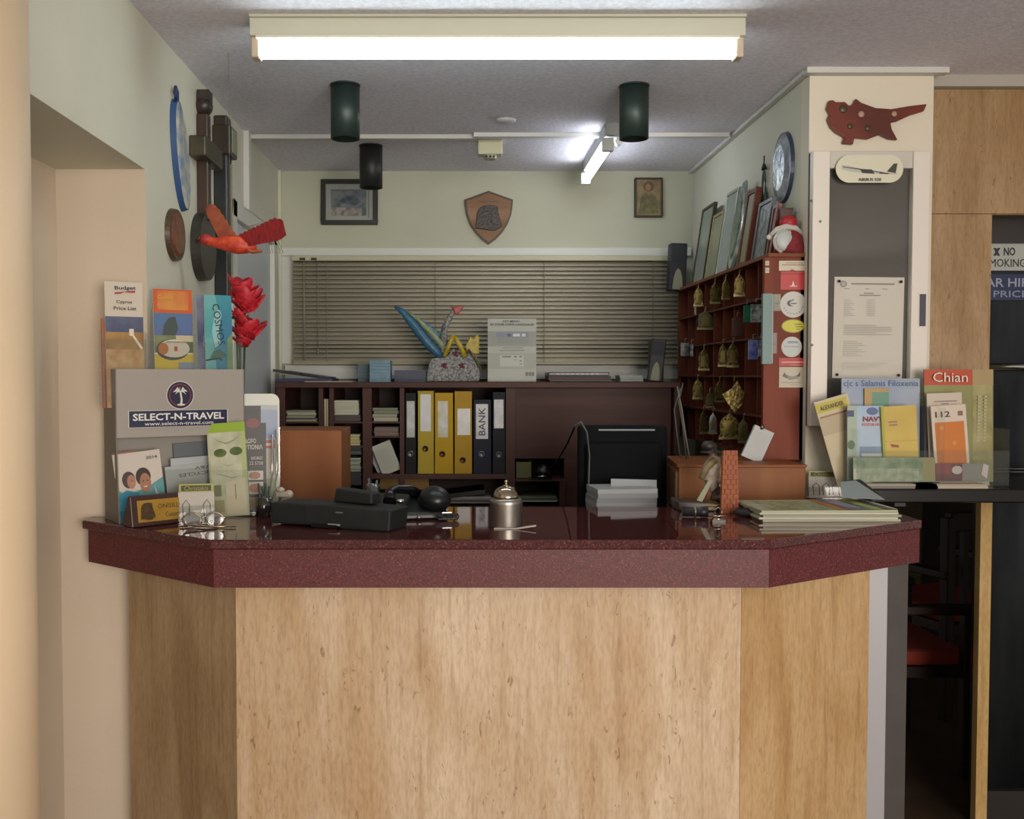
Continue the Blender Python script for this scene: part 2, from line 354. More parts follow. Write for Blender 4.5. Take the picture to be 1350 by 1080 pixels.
# ------------------------------------------------------------------ ceiling fixtures
def tube_light(name, label, x0, x1, Yc, horizontal, E, bodyh):
    o = empty(name, (0, 0, CH), label, 'light', None)
    return o
FY = .9*F/470+.03
fl = empty('fluorescent_batten', (.1, FY, CH), 'long bright fluorescent tube batten on the ceiling above the counter', 'light')
x0 = atY(332, 40, FY).x-.1; x1 = atY(979, 40, FY).x-.1
cream = mat('#c6c8b6', .5)
m = MB(); m.box(x0, x1, -.03, .03, -.052, -.008); m.box(x0-.001, x1+.001, -.036, .036, -.008, 0); m.build('housing', cream, fl, None, .003)
m = MB(); m.box(x0+.015, x1-.015, -.031, .031, -.058, -.052); m.build('reflector', mat('#dcd9c6', .4), fl)
for sx in (x0+.012, x1-.012):
    m = MB(); m.box(sx-.010, sx+.010, -.022, .022, -.103, -.052); m.build('lamp_holder', mat('#c9b9a4', .5), fl, None, .004)
m = MB(); m.tube([(x0+.022, 0, -.081), (x1-.022, 0, -.081)], .0195, 24); m.build('tube', mat('#e4f2f2', .4, emit=TUBE_E), fl)
fl2 = empty('short_fluorescent_batten', (.55, 3.87, CH), 'short lit fluorescent batten seen end on near the back wall', 'light')
pa = atZ(785, 188, CH-.06); pb_ = atZ(790, 240, CH-.06)
m = MB(); m.box(-.026, .026, -.33, .33, -.045, 0); m.build('housing', mat('#8f918e', .5), fl2, None, .003)
m = MB(); m.tube([(-.014, -.29, -.078), (-.014, .29, -.078)], .017, 20); m.build('tube', mat('#f0f6ff', .4, emit=TUBE2_E), fl2)
for sy in (-.305, .305):
    m = MB(); m.box(-.034, .006, sy-.012, sy+.012, -.098, -.05); m.build('lamp_holder', mat('#b5b5b0', .5), fl2, None, .003)
m = MB(); m.tube([(.026, -.31, -.064), (.026, -.28, -.064)], .011, 14); m.build('starter', mat('#e4e6e4', .3), fl2)
BLK = mat('#1d2a26', .45, 0, '#22302c', 20)
for px, top, w_, h_, lb in ((455, 112, 38, 70, 'black cylinder downlight on the ceiling, left of the front pair'), (836, 113, 38, 69, 'black cylinder downlight on the ceiling, right of the front pair'),
                        (489, 192, 30, 55, 'smaller looking black cylinder downlight hanging in front of the framed landscape')):
    p = atZ(px, top, CH); k = p.y/F
    o = empty('ceiling_downlight', p, lb, 'light', 'black cylinder ceiling downlights')
    m = MB(); r = w_*k/2; h = h_*k
    m.lathe([(r, 0), (r, -h), (r-.003, -h), (r-.004, -h+.03), (.012, -h+.045), (0.0, -h+.045)], 32); m.build('shade', BLK if px != 489 else mat('#1a1b1a', .5), o)
    m = MB(); m.lathe([(r+.002, -.004), (r+.002, 0)], 32); m.build('mounting_ring', mat('#28302d', .5), o)
    m = MB(); m.ball((0, 0, -h+.03), .022, .022, .012); m.build('bulb', mat('#8c8c88', .25), o)
p = atZ(646, 186, CH); o = empty('ceiling_sensor', (p.x, p.y, CH), 'beige box sensor with dark slots on the ceiling under the trim', 'sensor')
k = p.y/F; m = MB(); m.box(-16*k, 16*k, -.03, .03, -.056, 0); m.build('housing', mat('#c6c3a4', .5), o, None, .004)
m = MB(); m.lathe([(.024, -.07), (.026, -.056)], 20); m.build('nozzle', mat('#b9b7a0', .5), o)
m = MB()
for i in (-1, 0, 1): m.box(i*.014-.004, i*.014+.004, -.027, -.022, -.068, -.060)
m.build('slot', mat('#1d1d1a', .6), o)
p = atZ(667, 158, CH); m = MB(); m.lathe([(.006, -.012), (.022, -.011), (.034, -.006), (.036, 0)], 28)
tag(m.build('ceiling_rose', mat('#c4c4c8', .5), None, Matrix.Translation(p)), 'small round pale cover plate on the ceiling behind the long tube', 'cover plate')
# ------------------------------------------------------------------ back wall pictures
def picture(px0, py0, px1, py1, Y, label, name, fr, frm, inner, cat='picture', depth=.018):
    a = atY(px0, py0, Y); b = atY(px1, py1, Y); W = b.x-a.x; H = b.z-a.z
    o = empty(name, T(((a.x+b.x)/2, Y, a.z)), label, cat)
    f = fr*Y/F; m = MB()
    m.box(-W/2, W/2, -depth, 0, 0, f); m.box(-W/2, W/2, -depth, 0, H-f, H); m.box(-W/2, -W/2+f, -depth, 0, f, H-f); m.box(W/2-f, W/2, -depth, 0, f, H-f)
    m.build('frame', frm, o, None, .002)
    inner(o, W, H, f, depth)
    return o
def inner1(o, W, H, f, d):
    box('mat_board', -W/2+f, W/2-f, -d*.5, 0, f, H-f, mat('#aab0a6', .5), o)
    decals(o, W, H, [(mat('#4d5a63', .3, 0, '#8a9498', 24), R(.17, .2, .80, .78)), ('#6d7278', R(.17, .74, .80, .78)), (mat('#5d5350', .4, 0, '#b5aca4', 40), R(.17, .2, .72, .38)),
                     (mat('#6b7d86', .3, 0, '#3a4752', 30), [(.3, .5), (.42, .62), (.6, .66), (.7, .5), (.6, .42)]), ('#757b72', R(.83, .16, .85, .84))], y=-d*.5-.0006, name='print')
    box('glass', -W/2+f, W/2-f, -d*.8, -d*.78, f, H-f, clear('picture_glass', '#fafafa', .05, .08), o)
picture(424, 297, 498, 237, YB, 'black framed landscape print on the back wall behind the hanging downlight', 'framed_picture', 6, mat('#23231c', .35), inner1)
def inner2(o, W, H, f, d):
    box('print', -W/2+f, W/2-f, -d*.6, 0, f, H-f, mat('#6b5a3e', .4, 0, '#8a7a50', 26), o)
    decals(o, W, H, [('#5c4028', arc(.5, .78, .19, .13)), ('#8a6c48', arc(.48, .76, .1, .09)), (mat('#6f6a3c', .5, 0, '#4c4a2c', 40), [(.15, .1), (.85, .1), (.78, .5), (.6, .62), (.5, .55), (.4, .62), (.22, .5)])], y=-d*.6-.0006, name='figure_print')
picture(836, 287, 873, 235, YB, 'small dark icon picture on the back wall, right side', 'icon_picture', 2.2, mat('#2a2012', .4), inner2)
# shield plaque
def pz(pts, ox, oy, sc, Y, inv=True):
    return [(lambda q: (q.x, q.z))(atY(ox+x/sc, oy+y/sc, Y)) for x, y in pts]
def poly_obj(name, pts, y0, y1, m_, parent=None, bevel=0):
    return MB().prism(pts, y0, y1).build(name, m_, parent, None, bevel)
sh = [(200, 395), (485, 290), (775, 395), (770, 470), (755, 570), (715, 680), (650, 780), (570, 865), (485, 925), (410, 870), (330, 790), (265, 690), (225, 580), (205, 470)]
c0 = atY(644, 322, YB)
o = empty('shield_plaque', Matrix(), 'brown wooden shield plaque with a dark helmeted head, centre of the back wall', 'plaque')
pts = pz(sh, 590, 220, 9, YB)
poly_obj('rim', pts, YB-.012, YB, mat('#3a2c1c', .4), o)
cx = sum(p[0] for p in pts)/len(pts); cz = sum(p[1] for p in pts)/len(pts)
poly_obj('board', [(cx+(x-cx)*.93, cz+(z-cz)*.93) for x, z in pts], YB-.018, YB-.012, wood('#7c5c42', '#96745a', .35, 6, 'x'), o, .002)
hd = [(330, 740), (345, 640), (350, 560), (375, 505), (420, 475), (490, 465), (580, 475), (600, 500), (595, 540), (610, 590), (625, 640), (650, 710), (610, 740), (560, 765), (480, 760), (400, 745)]
poly_obj('relief_head', pz(hd, 590, 220, 9, YB), YB-.026, YB-.018, mat('#1c1310', .4, 0, '#33261f', 90, (1, 1, 1), .5), o, .002)
poly_obj('relief_face', pz([(540, 560), (600, 580), (620, 650), (600, 700), (530, 690), (510, 620)], 590, 220, 9, YB), YB-.030, YB-.026, mat('#4a3a32', .4, 0, '#201815', 100, (1, 1, 1), .5), o, .001)
mb = MB(); g, fs = text_geo('ONISILLOS HOTEL', .085, .008); q = atY(644, 267, YB)
mb.add([(q.x+x, YB-.0188, q.z+z) for x, z in g], fs); mb.build('lettering', mat('#3d2b1c', .5), o)
# ------------------------------------------------------------------ left wall ornaments (plane X = XL)
def oval_on_left(name, label, pxc, pyc, ry, rz, prof, mats, tilt=0):
    c = atX(pxc, pyc, XL)
    return c
c = atX(234, 206, XL); M_ = Matrix.Translation((XL, c.y, c.z)) @ Matrix.Rotation(math.radians(17), 4, 'X')
o = empty('oval_plaque', M_, 'long blue and white oval ceramic plaque high on the left wall', 'plaque')
def disc(mb, ry, rz, x0, x1, r1=1.0, m=0, n=40, cz=0, cy=0):
    pr = [(cy+ry*math.cos(2*math.pi*k/n), cz+rz*math.sin(2*math.pi*k/n)) for k in range(n)]
    pr2 = [(cy+ry*r1*math.cos(2*math.pi*k/n), cz+rz*r1*math.sin(2*math.pi*k/n)) for k in range(n)]
    vs = [(x0, *p) for p in pr]+[(x1, *p) for p in pr2]
    mb.add(vs, [(k, (k+1) % n, (k+1) % n+n, k+n) for k in range(n)]+[list(range(n, 2*n))], m)
    return mb
m = MB(); disc(m, .060, .155, 0, .016, .97); m.build('rim', mat('#34507c', .25), o)
m = MB(); disc(m, .054, .147, .016, .021, .85); m.build('painted_face', mat('#6f86a0', .3, 0, '#b9b6a4', 34, (1, 1, 1), .5), o)
m = MB(); m.tube([(.01, -.012, .148), (.012, -.012, .172), (.012, 0, .185), (.012, .012, .172), (.01, .012, .148)], .005, 8); m.build('hanging_loop', mat('#2e4468', .5), o)
c = atX(228, 310, XL)
o = empty('round_plaque', (XL, c.y, c.z), 'small brown round plaque on the left wall under the blue one', 'plaque')
m = MB(); disc(m, .08, .073, 0, .014, .96); m.build('rim', mat('#4a3a2a', .4), o)
m = MB(); disc(m, .064, .060, .014, .019, .85); m.build('relief', mat('#7a4a30', .4, 0, '#5b3826', 30, (1, 1, 1), .7), o)
# cross-shaped ornament with round foot
DW = mat('#2b231c', .4, 0, '#3a3026', 18, (1, 1, 1), .2); DW2 = mat('#1c1f22', .4, 0, '#262a2a', 18)
o = empty('cross_ornament', (XL, 3.02, 1.85), 'dark wooden cross-shaped ornament with a round disc foot on the left wall', 'ornament')
m = MB(); disc(m, .10, .103, 0, .03, .97); m.build('disc', mat('#2c2a26', .4, 0, '#38352f', 14), o)
m = MB(); m.box(0, .035, -.02, .02, .08, .40); m.build('post', mat('#33241e', .4, 0, '#453229', 12, (3, 3, .4)), o, None, .004)
m = MB(); m.box(.0, .05, -.105, .105, .255, .315); m.build('crossbar', mat('#4b4630', .4, 0, '#2e2a20', 10), o, None, .005)
m = MB(); m.ball((.02, 0, .425), .026, .032, .03); m.box(.005, .04, -.024, .024, .44, .47); m.build('finial', DW, o)
o = empty('carved_post_ornament', (XL, 3.24, 1.70), 'tall black carved post ornament on the left wall behind the red bird', 'ornament')
m = MB(); m.box(0, .045, -.035, .035, .0, .48); m.build('post', DW2, o, None, .005)
m = MB(); m.box(0, .06, -.05, .05, .47, .565); m.box(0, .045, -.03, .03, .565, .60); m.build('head_block', DW, o, None, .006)
m = MB(); m.box(.045, .0475, .012, .026, .02, .45); m.build('pale_inlay', mat('#8d8c78', .5), o)
m = MB(); m.box(.06, .062, -.03, .03, .48, .555); m.build('head_inlay', mat('#8a8a70', .5), o)
# red bird
BYD = 2.78; hb = atY(305, 318, BYD)
bird = empty('hanging_bird', (hb.x, BYD, hb.z), 'red feathered parrot ornament hanging with wings spread by the left wall', 'ornament')
def bp(px, py, dy=0): q = atY(px, py, BYD); return (q.x-hb.x, dy, q.z-hb.z)
RED = mat('#b03222', .5, 0, '#d8552e', 40, (1, 1, 1), .4)
m = MB(); m.tube([bp(264, 314), bp(272, 317), bp(284, 320), bp(298, 321), bp(314, 323), bp(326, 326), bp(338, 327)], [.004, .013, .014, .022, .026, .018, .008], 14); m.build('body', RED, bird)
m = MB(); m.ball(bp(272, 316), .02, .017, .016); m.build('head', mat('#a82f2a', .5), bird)
m = MB(); m.tube([bp(265, 313), bp(260, 316), bp(259, 321)], [.008, .006, .001], 8); m.build('beak', mat('#3a2a20', .4), bird)
def wing(name, root, tip, wroot, wtip, n, col, dy0, dy1, saw=.012):
    a = Vector(bp(*root)); b = Vector(bp(*tip)); a.y = dy0; b.y = dy1
    d = (b-a); up = Vector((0, 0, 1)); per = d.normalized().cross(Vector((0, 1, 0))).normalized()
    if per.z < 0: per = -per
    top = []; bot = []
    for i in range(n+1):
        t = i/n; wv = wroot+(wtip-wroot)*t; wv *= (1 if t < .85 else 1-(t-.85)*2.6)
        p = a+d*t; top.append(p+per*(wv*.6+(saw if i % 2 else 0))); bot.append(p-per*wv*.4)
    vs = [tuple(x) for x in top+bot]; N = n+1
    MB().add(vs, [(i, i+1, N+i+1, N+i) for i in range(n)]).build(name, col, bird, None, 0, .004)
wing('wing', (312, 322), (380, 306), .030, .066, 22, mat('#6a0c12', .6, 0, '#981a20', 40, (6, 6, 1), .5), 0, -.05, .004)
wing('wing', (300, 318), (262, 264), .046, .034, 12, mat('#93452f', .6, 0, '#ad5a3c', 30, (1, 1, 1), .3), 0, .10, .003)
m = MB(); m.tube([bp(322, 328), bp(334, 332), bp(345, 331)], [.015, .012, .008], 8, 0, .5); m.build('tail', mat('#b0643a', .6, 0, '#7a2a1c', 30), bird)
m = MB(); m.tube([bp(303, 312), (bp(303, 312)[0], 0, CH-hb.z)], .0006, 5); m.build('hanging_thread', mat('#6a6a60', .7), bird)
gz = MB(); rr = random.Random(3)
for i in range(7):
    p = [bp(318, 300), bp(330+i*4, 300+rr.uniform(-10, 12), .03), bp(345+i*4, 312+i*3, .05), bp(350+i*3, 332, .04)]
    gz.tube(p, .0009, 5)
gz.build('net_ribbon', mat('#7d8672', .8), bird)
# ------------------------------------------------------------------ pillar: map, notice case
o = empty('map_plaque', Matrix(), 'reddish wooden island-shaped map plaque at the top of the pillar', 'plaque')
cy = [(85, 150), (95, 120), (110, 118), (120, 126), (155, 125), (170, 140), (185, 135), (195, 112), (215, 128), (270, 148), (330, 152), (400, 140), (462, 133), (450, 160), (400, 175), (350, 198), (325, 203), (330, 228), (352, 268), (320, 265), (285, 248), (240, 265), (190, 260), (185, 285), (145, 282), (152, 258), (120, 240), (100, 220), (88, 190), (97, 172)]
poly_obj('board', pz(cy, 1060, 90, 2.841, 2.925), 2.925, 2.94, mat('#55241a', .3, 0, '#6e2f22', 8), o, .003)
m = MB()
for x, y, r in ((216, 171, 13), (340, 170, 11)):
    q = atY(1060+x/2.841, 90+y/2.841, 2.92); m.M = Matrix.Translation((q.x, 2.925, q.z)) @ Matrix.Rotation(math.pi/2, 4, 'X'); m.lathe([(r/2.841*2.92/F, 0), (r/2.841*2.92/F*.8, .004), (0, .004)], 18)
m.build('screw_cap', mat('#b08a7a', .4), o)
for x, y, r in ((150, 150, 16), (242, 222, 12), (175, 215, 11)):
    m = MB(); q = atY(1060+x/2.841, 90+y/2.841, 2.92); m.M = Matrix.Translation((q.x, 2.925, q.z)) @ Matrix.Rotation(math.pi/2, 4, 'X'); m.lathe([(r/2.841*2.92/F, 0), (r/2.841*2.92/F*.9, .0015), (0, .0015)], 14); m.build('painted_patch', mat('#4a3a26', .4), o)
# notice case
a = atY(1068, 562, 2.90); b = atY(1227, 199, 2.90); W = b.x-a.x; H = b.z-a.z; k = 2.90/F
nc = empty('notice_case', T(((a.x+b.x)/2, 2.94, a.z)), 'white framed sliding glass notice case with dark felt on the pillar', 'notice board')
WF = mat('#ddd6cc', .35)
box('back_board', -W/2, W/2, -.012, 0, 0, H, mat('#5c5854', .95, 0, '#625e5a', 90), nc)
box('frame_side', -W/2, -W/2+22*k, -.04, -.012, 0, H, WF, nc, .002)
box('frame_side', W/2-22*k, W/2, -.04, -.012, 0, H, WF, nc, .002)
box('frame_bottom', -W/2+22*k, W/2-22*k, -.034, -.012, 0, 22*k, mat('#b9bdb8', .35), nc, .002)
box('frame_top', -W/2+22*k, W/2-22*k, -.036, -.012, H-22*k, H, mat('#c4c0b6', .4), nc, .002)
box('glass_panel', -W/2+22*k, W/2-22*k, -.026, -.024, 22*k, H-22*k, clear('case_glass', '#fbfcfb', .03, .05), nc)
xh = atY(1216, 400, 2.9).x-(a.x+b.x)/2; zh = atY(1216, 409, 2.9).z-a.z
box('finger_slot', xh-.010, xh+.010, -.0415, -.04, zh-.047, zh+.047, mat('#3b3a4a', .4), nc)
box('slot_trim', xh-.012, xh-.010, -.043, -.04, zh-.05, zh+.05, mat('#efe8de', .4), nc)
m = MB()
for px, py in ((1068, 265), (1080, 292), (1069, 455)): q = atY(px, py, 2.9); m.ball((q.x-(a.x+b.x)/2+.003, -.04, q.z-a.z), .004, .002, .004, 10, 6)
m.build('screw', mat('#7a756c', .4, .6), nc)
# oval sticker with aeroplane
p = atY(1146, 241, 2.895)
ov = MB(); W2 = 88*k; H2 = 36*k
pts = [(W2/2-H2/2+H2/2*math.cos(t), H2/2+H2/2*math.sin(t)) for t in [math.radians(-90+180*i/14) for i in range(15)]]+[(-W2/2+H2/2+H2/2*math.cos(t), H2/2+H2/2*math.sin(t)) for t in [math.radians(90+180*i/14) for i in range(15)]]
o = ov.prism(pts, 0, .0015).build('airplane_sticker', mat('#d6d3bc', .35), None, T((p.x, 2.894, p.z)))
tag(o, 'oval cream sticker with a grey aeroplane at the top of the notice case', 'sticker')
def U(x, y): return ((x-115)/256, (430-y)/110)
decals(o, W2, H2, [('#b8b8ae', [U(135, 360), U(160, 362), U(200, 372), U(300, 388), U(350, 392), U(345, 398), U(290, 396), U(180, 388), U(140, 378)]),
                   ('#3a3a2a', [U(308, 386), U(335, 354), U(348, 354), U(342, 392)]), ('#2c2c2c', [U(140, 366), U(200, 374), U(300, 390), U(300, 393), U(200, 378), U(140, 369)]),
                   ('#2c2c30', [U(205, 376), U(252, 378), U(262, 395), U(215, 392)]), ('#2c2c30', [U(280, 390), U(318, 392), U(312, 396), U(280, 394)])],
       [('AIRBUS 320', .5, .11, .34, .11, '#2a2a26', 0, .02)], name='airplane_print')
# A4 notice
ys = [.80, .77] + [.72-.022*i for i in range(7)] + [.53-.02*i for i in range(3)]
it = [('#8e8c8a', arc(.13, .93, .05, .033, 16)), ('#b9b5b0', arc(.13, .93, .03, .02, 12)), ('#8b8986', R(.24, .925, .86, .94)), ('#a09d99', R(.14, .88, .22, .888)), ('#a09d99', R(.44, .88, .5, .888)), ('#a09d99', R(.68, .88, .76, .888)),
      ('#8b8986', R(.42, .835, .56, .845)), ('#8b8986', R(.36, .815, .66, .825))]
for i in range(9): it += [('#b3afaa', R(.15, .77-.019*i, .15+.08+.03*(i % 3), .776-.019*i)), ('#b3afaa', R(.47, .77-.019*i, .58, .776-.019*i))]
for i in range(6): it += [('#a9a5a1', R(.15, .52-.018*i, .82 if i % 4 else .6, .526-.018*i))]
for i in range(8): it += [('#b3afaa', R(.15, .36-.02*i, .34+.06*(i % 3), .366-.02*i))]
for i in range(4): it += [('#bcb8b3', R(.14, .15-.02*i, .8-.1*i, .155-.02*i))]
o = pxflyer('paper_notice', 'white A4 paper notice pinned in the notice case', 'notice', 1097, 499, 92, 133, 2.924, it, (), .6, 0, .0008, '#d9d0c6')
Wn = 92*2.924/F; Hn = 133*2.924/F
for u in (-.44, .44):
    for v in (.035, .955): MB().ball((u*Wn, -.006, v*Hn), .0045, .005, .0045, 10, 6).build('push_pin', mat('#1c1a1a', .3), o)
# ------------------------------------------------------------------ counter
ctr = empty('reception_counter', Matrix(), 'reception counter with polished red granite top and beige travertine front', 'counter')
GT = granite('granite_top', .05, ('#2a1113', '#3c1a1c', '#4a2222', '#603432', '#865854')); GF = granite('granite_fascia', .5)
zt_ = 1.10; E1 = (atZ(276, 712, zt_)); E2 = atZ(1020, 712, zt_); yf = E1.y
EL = atZ(108, 686, zt_); ER = atZ(1216, 686, zt_)
top = [(E1.x, yf), (E2.x, yf), (ER.x, ER.y), (ER.x, 2.935), (1.0, 2.935), (1.0, 2.69), (-.50, 2.69), (-.50, 2.80), (XL+.005, 2.80), (XL+.005, 2.507), (EL.x, 2.507), (EL.x, EL.y)]
MB().prism(top, zt_-.022, zt_, 'z').build('countertop', GT, ctr, None, .004)
def off(p, d): return p
inl = .012
fz0 = 1.46-(775-495)/F*yf*1.0
q = atY(648, 775, yf+inl); fz0 = q.z
E1i = (E1.x+.006, yf+inl); E2i = (E2.x-.006, yf+inl); ELi = (atY(116, 700, EL.y+.02).x, EL.y+.022); ERi = (atY(1214, 700, ER.y+.01).x, ER.y+.016)
def slab(pa, pb, th, z0, z1, name, m_):
    d = Vector((pb[0]-pa[0], pb[1]-pa[1])); n = Vector((-d.y, d.x)).normalized()*th
    return MB().prism([pa, pb, (pb[0]+n.x, pb[1]+n.y), (pa[0]+n.x, pa[1]+n.y)], z0, z1, 'z').build(name, m_, ctr)
slab(E1i, E2i, .03, fz0, zt_-.022, 'fascia', GF)
slab(ELi, (E1i[0]-.0008, E1i[1]), .03, fz0, zt_-.022, 'fascia', GF)
slab((E2i[0]+.0008, E2i[1]), ERi, .03, fz0, zt_-.022, 'fascia', GF)
box('fascia', ERi[0]-.03, ERi[0], ERi[1]+.01, 2.93, fz0, zt_-.022, GF, ctr)
box('fascia', ELi[0], ELi[0]+.03, ELi[1]+.012, 2.505, fz0, zt_-.022, GF, ctr)
yb = yf+.085
B1 = (atY(311, 800, yb).x, yb); B2 = (atY(977, 800, yb).x, yb); BL = (atY(170, 800, 2.45).x, 2.45); BR = (atY(1146, 800, 2.42).x, 2.42)
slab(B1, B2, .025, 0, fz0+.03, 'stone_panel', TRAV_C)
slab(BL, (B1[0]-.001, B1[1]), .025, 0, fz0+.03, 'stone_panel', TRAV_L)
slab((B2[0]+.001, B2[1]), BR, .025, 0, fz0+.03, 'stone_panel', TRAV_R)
# carcass behind the panels
MB().prism([(B1[0]+.01, B1[1]+.03), (B2[0]-.01, B2[1]+.03), (BR[0]-.015, BR[1]+.03), (BR[0]-.015, 2.66), (XL+.03, 2.66), (XL+.03, 2.52), (BL[0]+.02, 2.50), (BL[0]+.02, BL[1]+.03)], 0.0, fz0+.05, 'z').build('carcass', mat('#3a2c22', .7), ctr)
MB().prism([(E1i[0]+.03, yf+.05), (E2i[0]-.03, yf+.05), (ERi[0]-.04, ERi[1]+.04), (ERi[0]-.04, 2.66), (XL+.03, 2.66), (XL+.03, 2.5), (ELi[0]+.04, 2.50), (ELi[0]+.04, ELi[1]+.03)], fz0+.05, zt_-.023, 'z').build('sub_top', mat('#3a2018', .7), ctr)
ax0 = BR[0]+.001; ax1 = atY(1167, 900, 2.43).x; ax2 = atY(1195, 900, 2.43).x
box('metal_edge', ax0, ax1, 2.425, 2.50, 0, fz0+.02, mat('#a8a8ac', .45, .3), ctr)
box('dark_end_post', ax1+.0005, ax2, 2.43, 2.66, 0, fz0+.02, mat('#3c3835', .6, 0, '#474340', 6), ctr)
# ledge on the right
lz = 1.15
MB().prism([(1.125, 2.68), (3.4, 2.68), (3.4, YT-.002), (PX1+.001, YT-.002), (PX1+.001, 2.938), (1.155, 2.938)], lz-.038, lz, 'z').build('shelf_board', mat('#121110', .22), None, None, .004)
lg = bpy.data.objects['shelf_board']; tag(lg, 'long black glossy shelf board below the notice case, carrying brochures', 'shelf')
box('bracket', 1.20, 1.23, 2.70, 2.93, lz-.038-.012, lz-.0385, mat('#1c1a18', .5), lg)

# low desk behind the counter, carrying the screen and boxes
dk = empty('desk', Matrix(), 'dark low desk hidden behind the reception counter', 'desk')
DZ0 = .80
box('worktop', -.76, .99, 2.70, 3.35, DZ0-.03, DZ0, mat('#3b2a22', .4), dk)
for x in (-.74, .95): box('side_panel', x-.015, x+.015, 2.72, 3.33, 0, DZ0-.03, mat('#3b2a22', .5), dk)

# ------------------------------------------------------------------ bookcase
BF = 3.90; BD = 4.30; bc = empty('bookcase', Matrix(), 'dark reddish brown bookcase with pigeonholes under the back window', 'bookcase')
BW = wood('#422721', '#4d3029', .4, 8, 'x'); BWV = wood('#402620', '#4b2e27', .4, 8, 'z')
def X(px): return atY(px, 540, BF).x
def Z(py): return atY(604, py, BF).z
x0, x1 = X(364), X(896); ZT = Z(504)
box('top', x0, x1, BF-.01, BD, ZT-.022, ZT, BW, bc, .002)
box('side', x0, X(376), BF, BD, 0, ZT-.022, BWV, bc); box('side', X(889), x1, BF, BD, 0, ZT-.022, BWV, bc)
box('back_panel', X(376), X(889), BD-.012, BD, 0, ZT-.022, mat('#402a26', .6), bc)
for a_, b_ in ((420, 426), (434, 440), (478, 490), (527, 533), (667, 679)):
    box('divider', X(a_), X(b_), BF+.002, BD-.013, Z(668), ZT-.023, BWV, bc)
BT = Z(625)
box('shelf', X(490), X(667), BF+.004, BD-.013, BT-.02, BT, BW, bc)
for py, a_, b_ in ((556, 376, 420), (556, 440, 478), (588, 440, 478), (556, 490, 527), (600, 376, 420)): box('shelf', X(a_), X(b_), BF+.006, BD-.013, Z(py)-.007, Z(py), BW, bc)
box('front_panel', X(680), X(888), BF+.05, BF+.065, Z(606), ZT-.023, BW, bc)
box('front_panel', X(746), X(888), BF+.05, BF+.065, Z(668), Z(606)-.001, BW, bc)
box('shelf', X(680), X(746), BF+.0, BF+.25, Z(632)-.008, Z(632), BW, bc)
box('divider', X(738), X(745), BF-.002, BF+.049, Z(668), Z(632)-.009, BWV, bc)
box('base_board', X(376), X(889), BF+.01, BD-.013, Z(668)-.02, Z(668), BW, bc)
box('lower_front', X(376), X(889), BF+.02, BF+.035, 0.02, Z(668)-.021, BWV, bc)
# lever arch files
def binder(px0, px1, ptop, col, labbox, labcol, hole, lb, txt=None, band=None, col2=None):
    xa, xb = X(px0)+.001, X(px1)-.001; H = Z(ptop)-BT; W = xb-xa
    o = empty('lever_arch_file', T(((xa+xb)/2, BF+.012, BT)), lb, 'binder', 'lever arch files in the bookcase')
    c_ = mat(col, .55, spec=.25)
    m = MB(); m.box(-W/2, W/2, 0, .003, 0, H); m.box(-W/2, -W/2+.003, .003, .28, 0, H); m.box(W/2-.003, W/2, .003, .28, 0, H); m.build('cover', c_, o, None, .001)
    box('paper_block', -W/2+.004, W/2-.004, .02, .27, .004, H-.02, mat('#b8b4a4', .7), o)
    l, t, r, b = labbox
    la, lbx = X(l)-(xa+xb)/2, X(r)-(xa+xb)/2; lt, lb_ = Z(t)-BT, Z(b)-BT
    box('spine_label', la, lbx, -.0012, 0, lb_, lt, mat(labcol, .3, 0, '#c4c4c0', 18), o)
    if txt:
        g, fs = text_geo(txt, (lt-lb_)*.8, (lbx-la)*.55, .01)
        MB().add([((la+lbx)/2-y, -.0018, (lt+lb_)/2+x) for x, y in g], fs).build('lettering', mat('#3a3f4c', .6), o)
    hx, hy = hole; q = X(hx)-(xa+xb)/2; hz = Z(hy)-BT
    m = MB(); m.M = Matrix.Translation((q, 0, hz)) @ Matrix.Rotation(math.pi/2, 4, 'X')
    m.lathe([(.0125, 0), (.0125, .0018), (.0095, .0018), (.0085, .0005), (0, .0005)], 20); m.build('finger_hole', mat('#4a3414' if col.startswith('#a') or col.startswith('#b') else '#5c6068', .3, .6), o)
    return o
binder(534, 548.5, 518, '#0a0c0f', (536, 529, 546.5, 577), '#9c9c96', (541, 599), 'black lever arch file with a narrow white label, leftmost of the row')
binder(550.5, 572, 515.5, '#a8922c', (554, 520, 568, 569), '#cfd0d0', (560.5, 592), 'pale yellow lever arch file, first yellow one from the left')
binder(573, 597.5, 518, '#b08c0c', (577, 529, 590.5, 577), '#aaa27c', (583, 599), 'deep yellow lever arch file, middle one of the three yellow files')
binder(599, 622.5, 516, '#a8841c', (603, 539, 620, 574), '#d6d6d4', (610, 607), 'ochre yellow lever arch file, rightmost of the three yellow files')
binder(624, 648, 527, '#0e1328', (627.5, 533, 643.5, 579), '#a0a4aa', (635, 599), 'navy lever arch file with BANK written on its label', 'BANK')
binder(649.5, 666.5, 517, '#0a1019', (651.5, 527, 664, 565), '#8f959c', (658, 600), 'black lever arch file at the right end of the row')
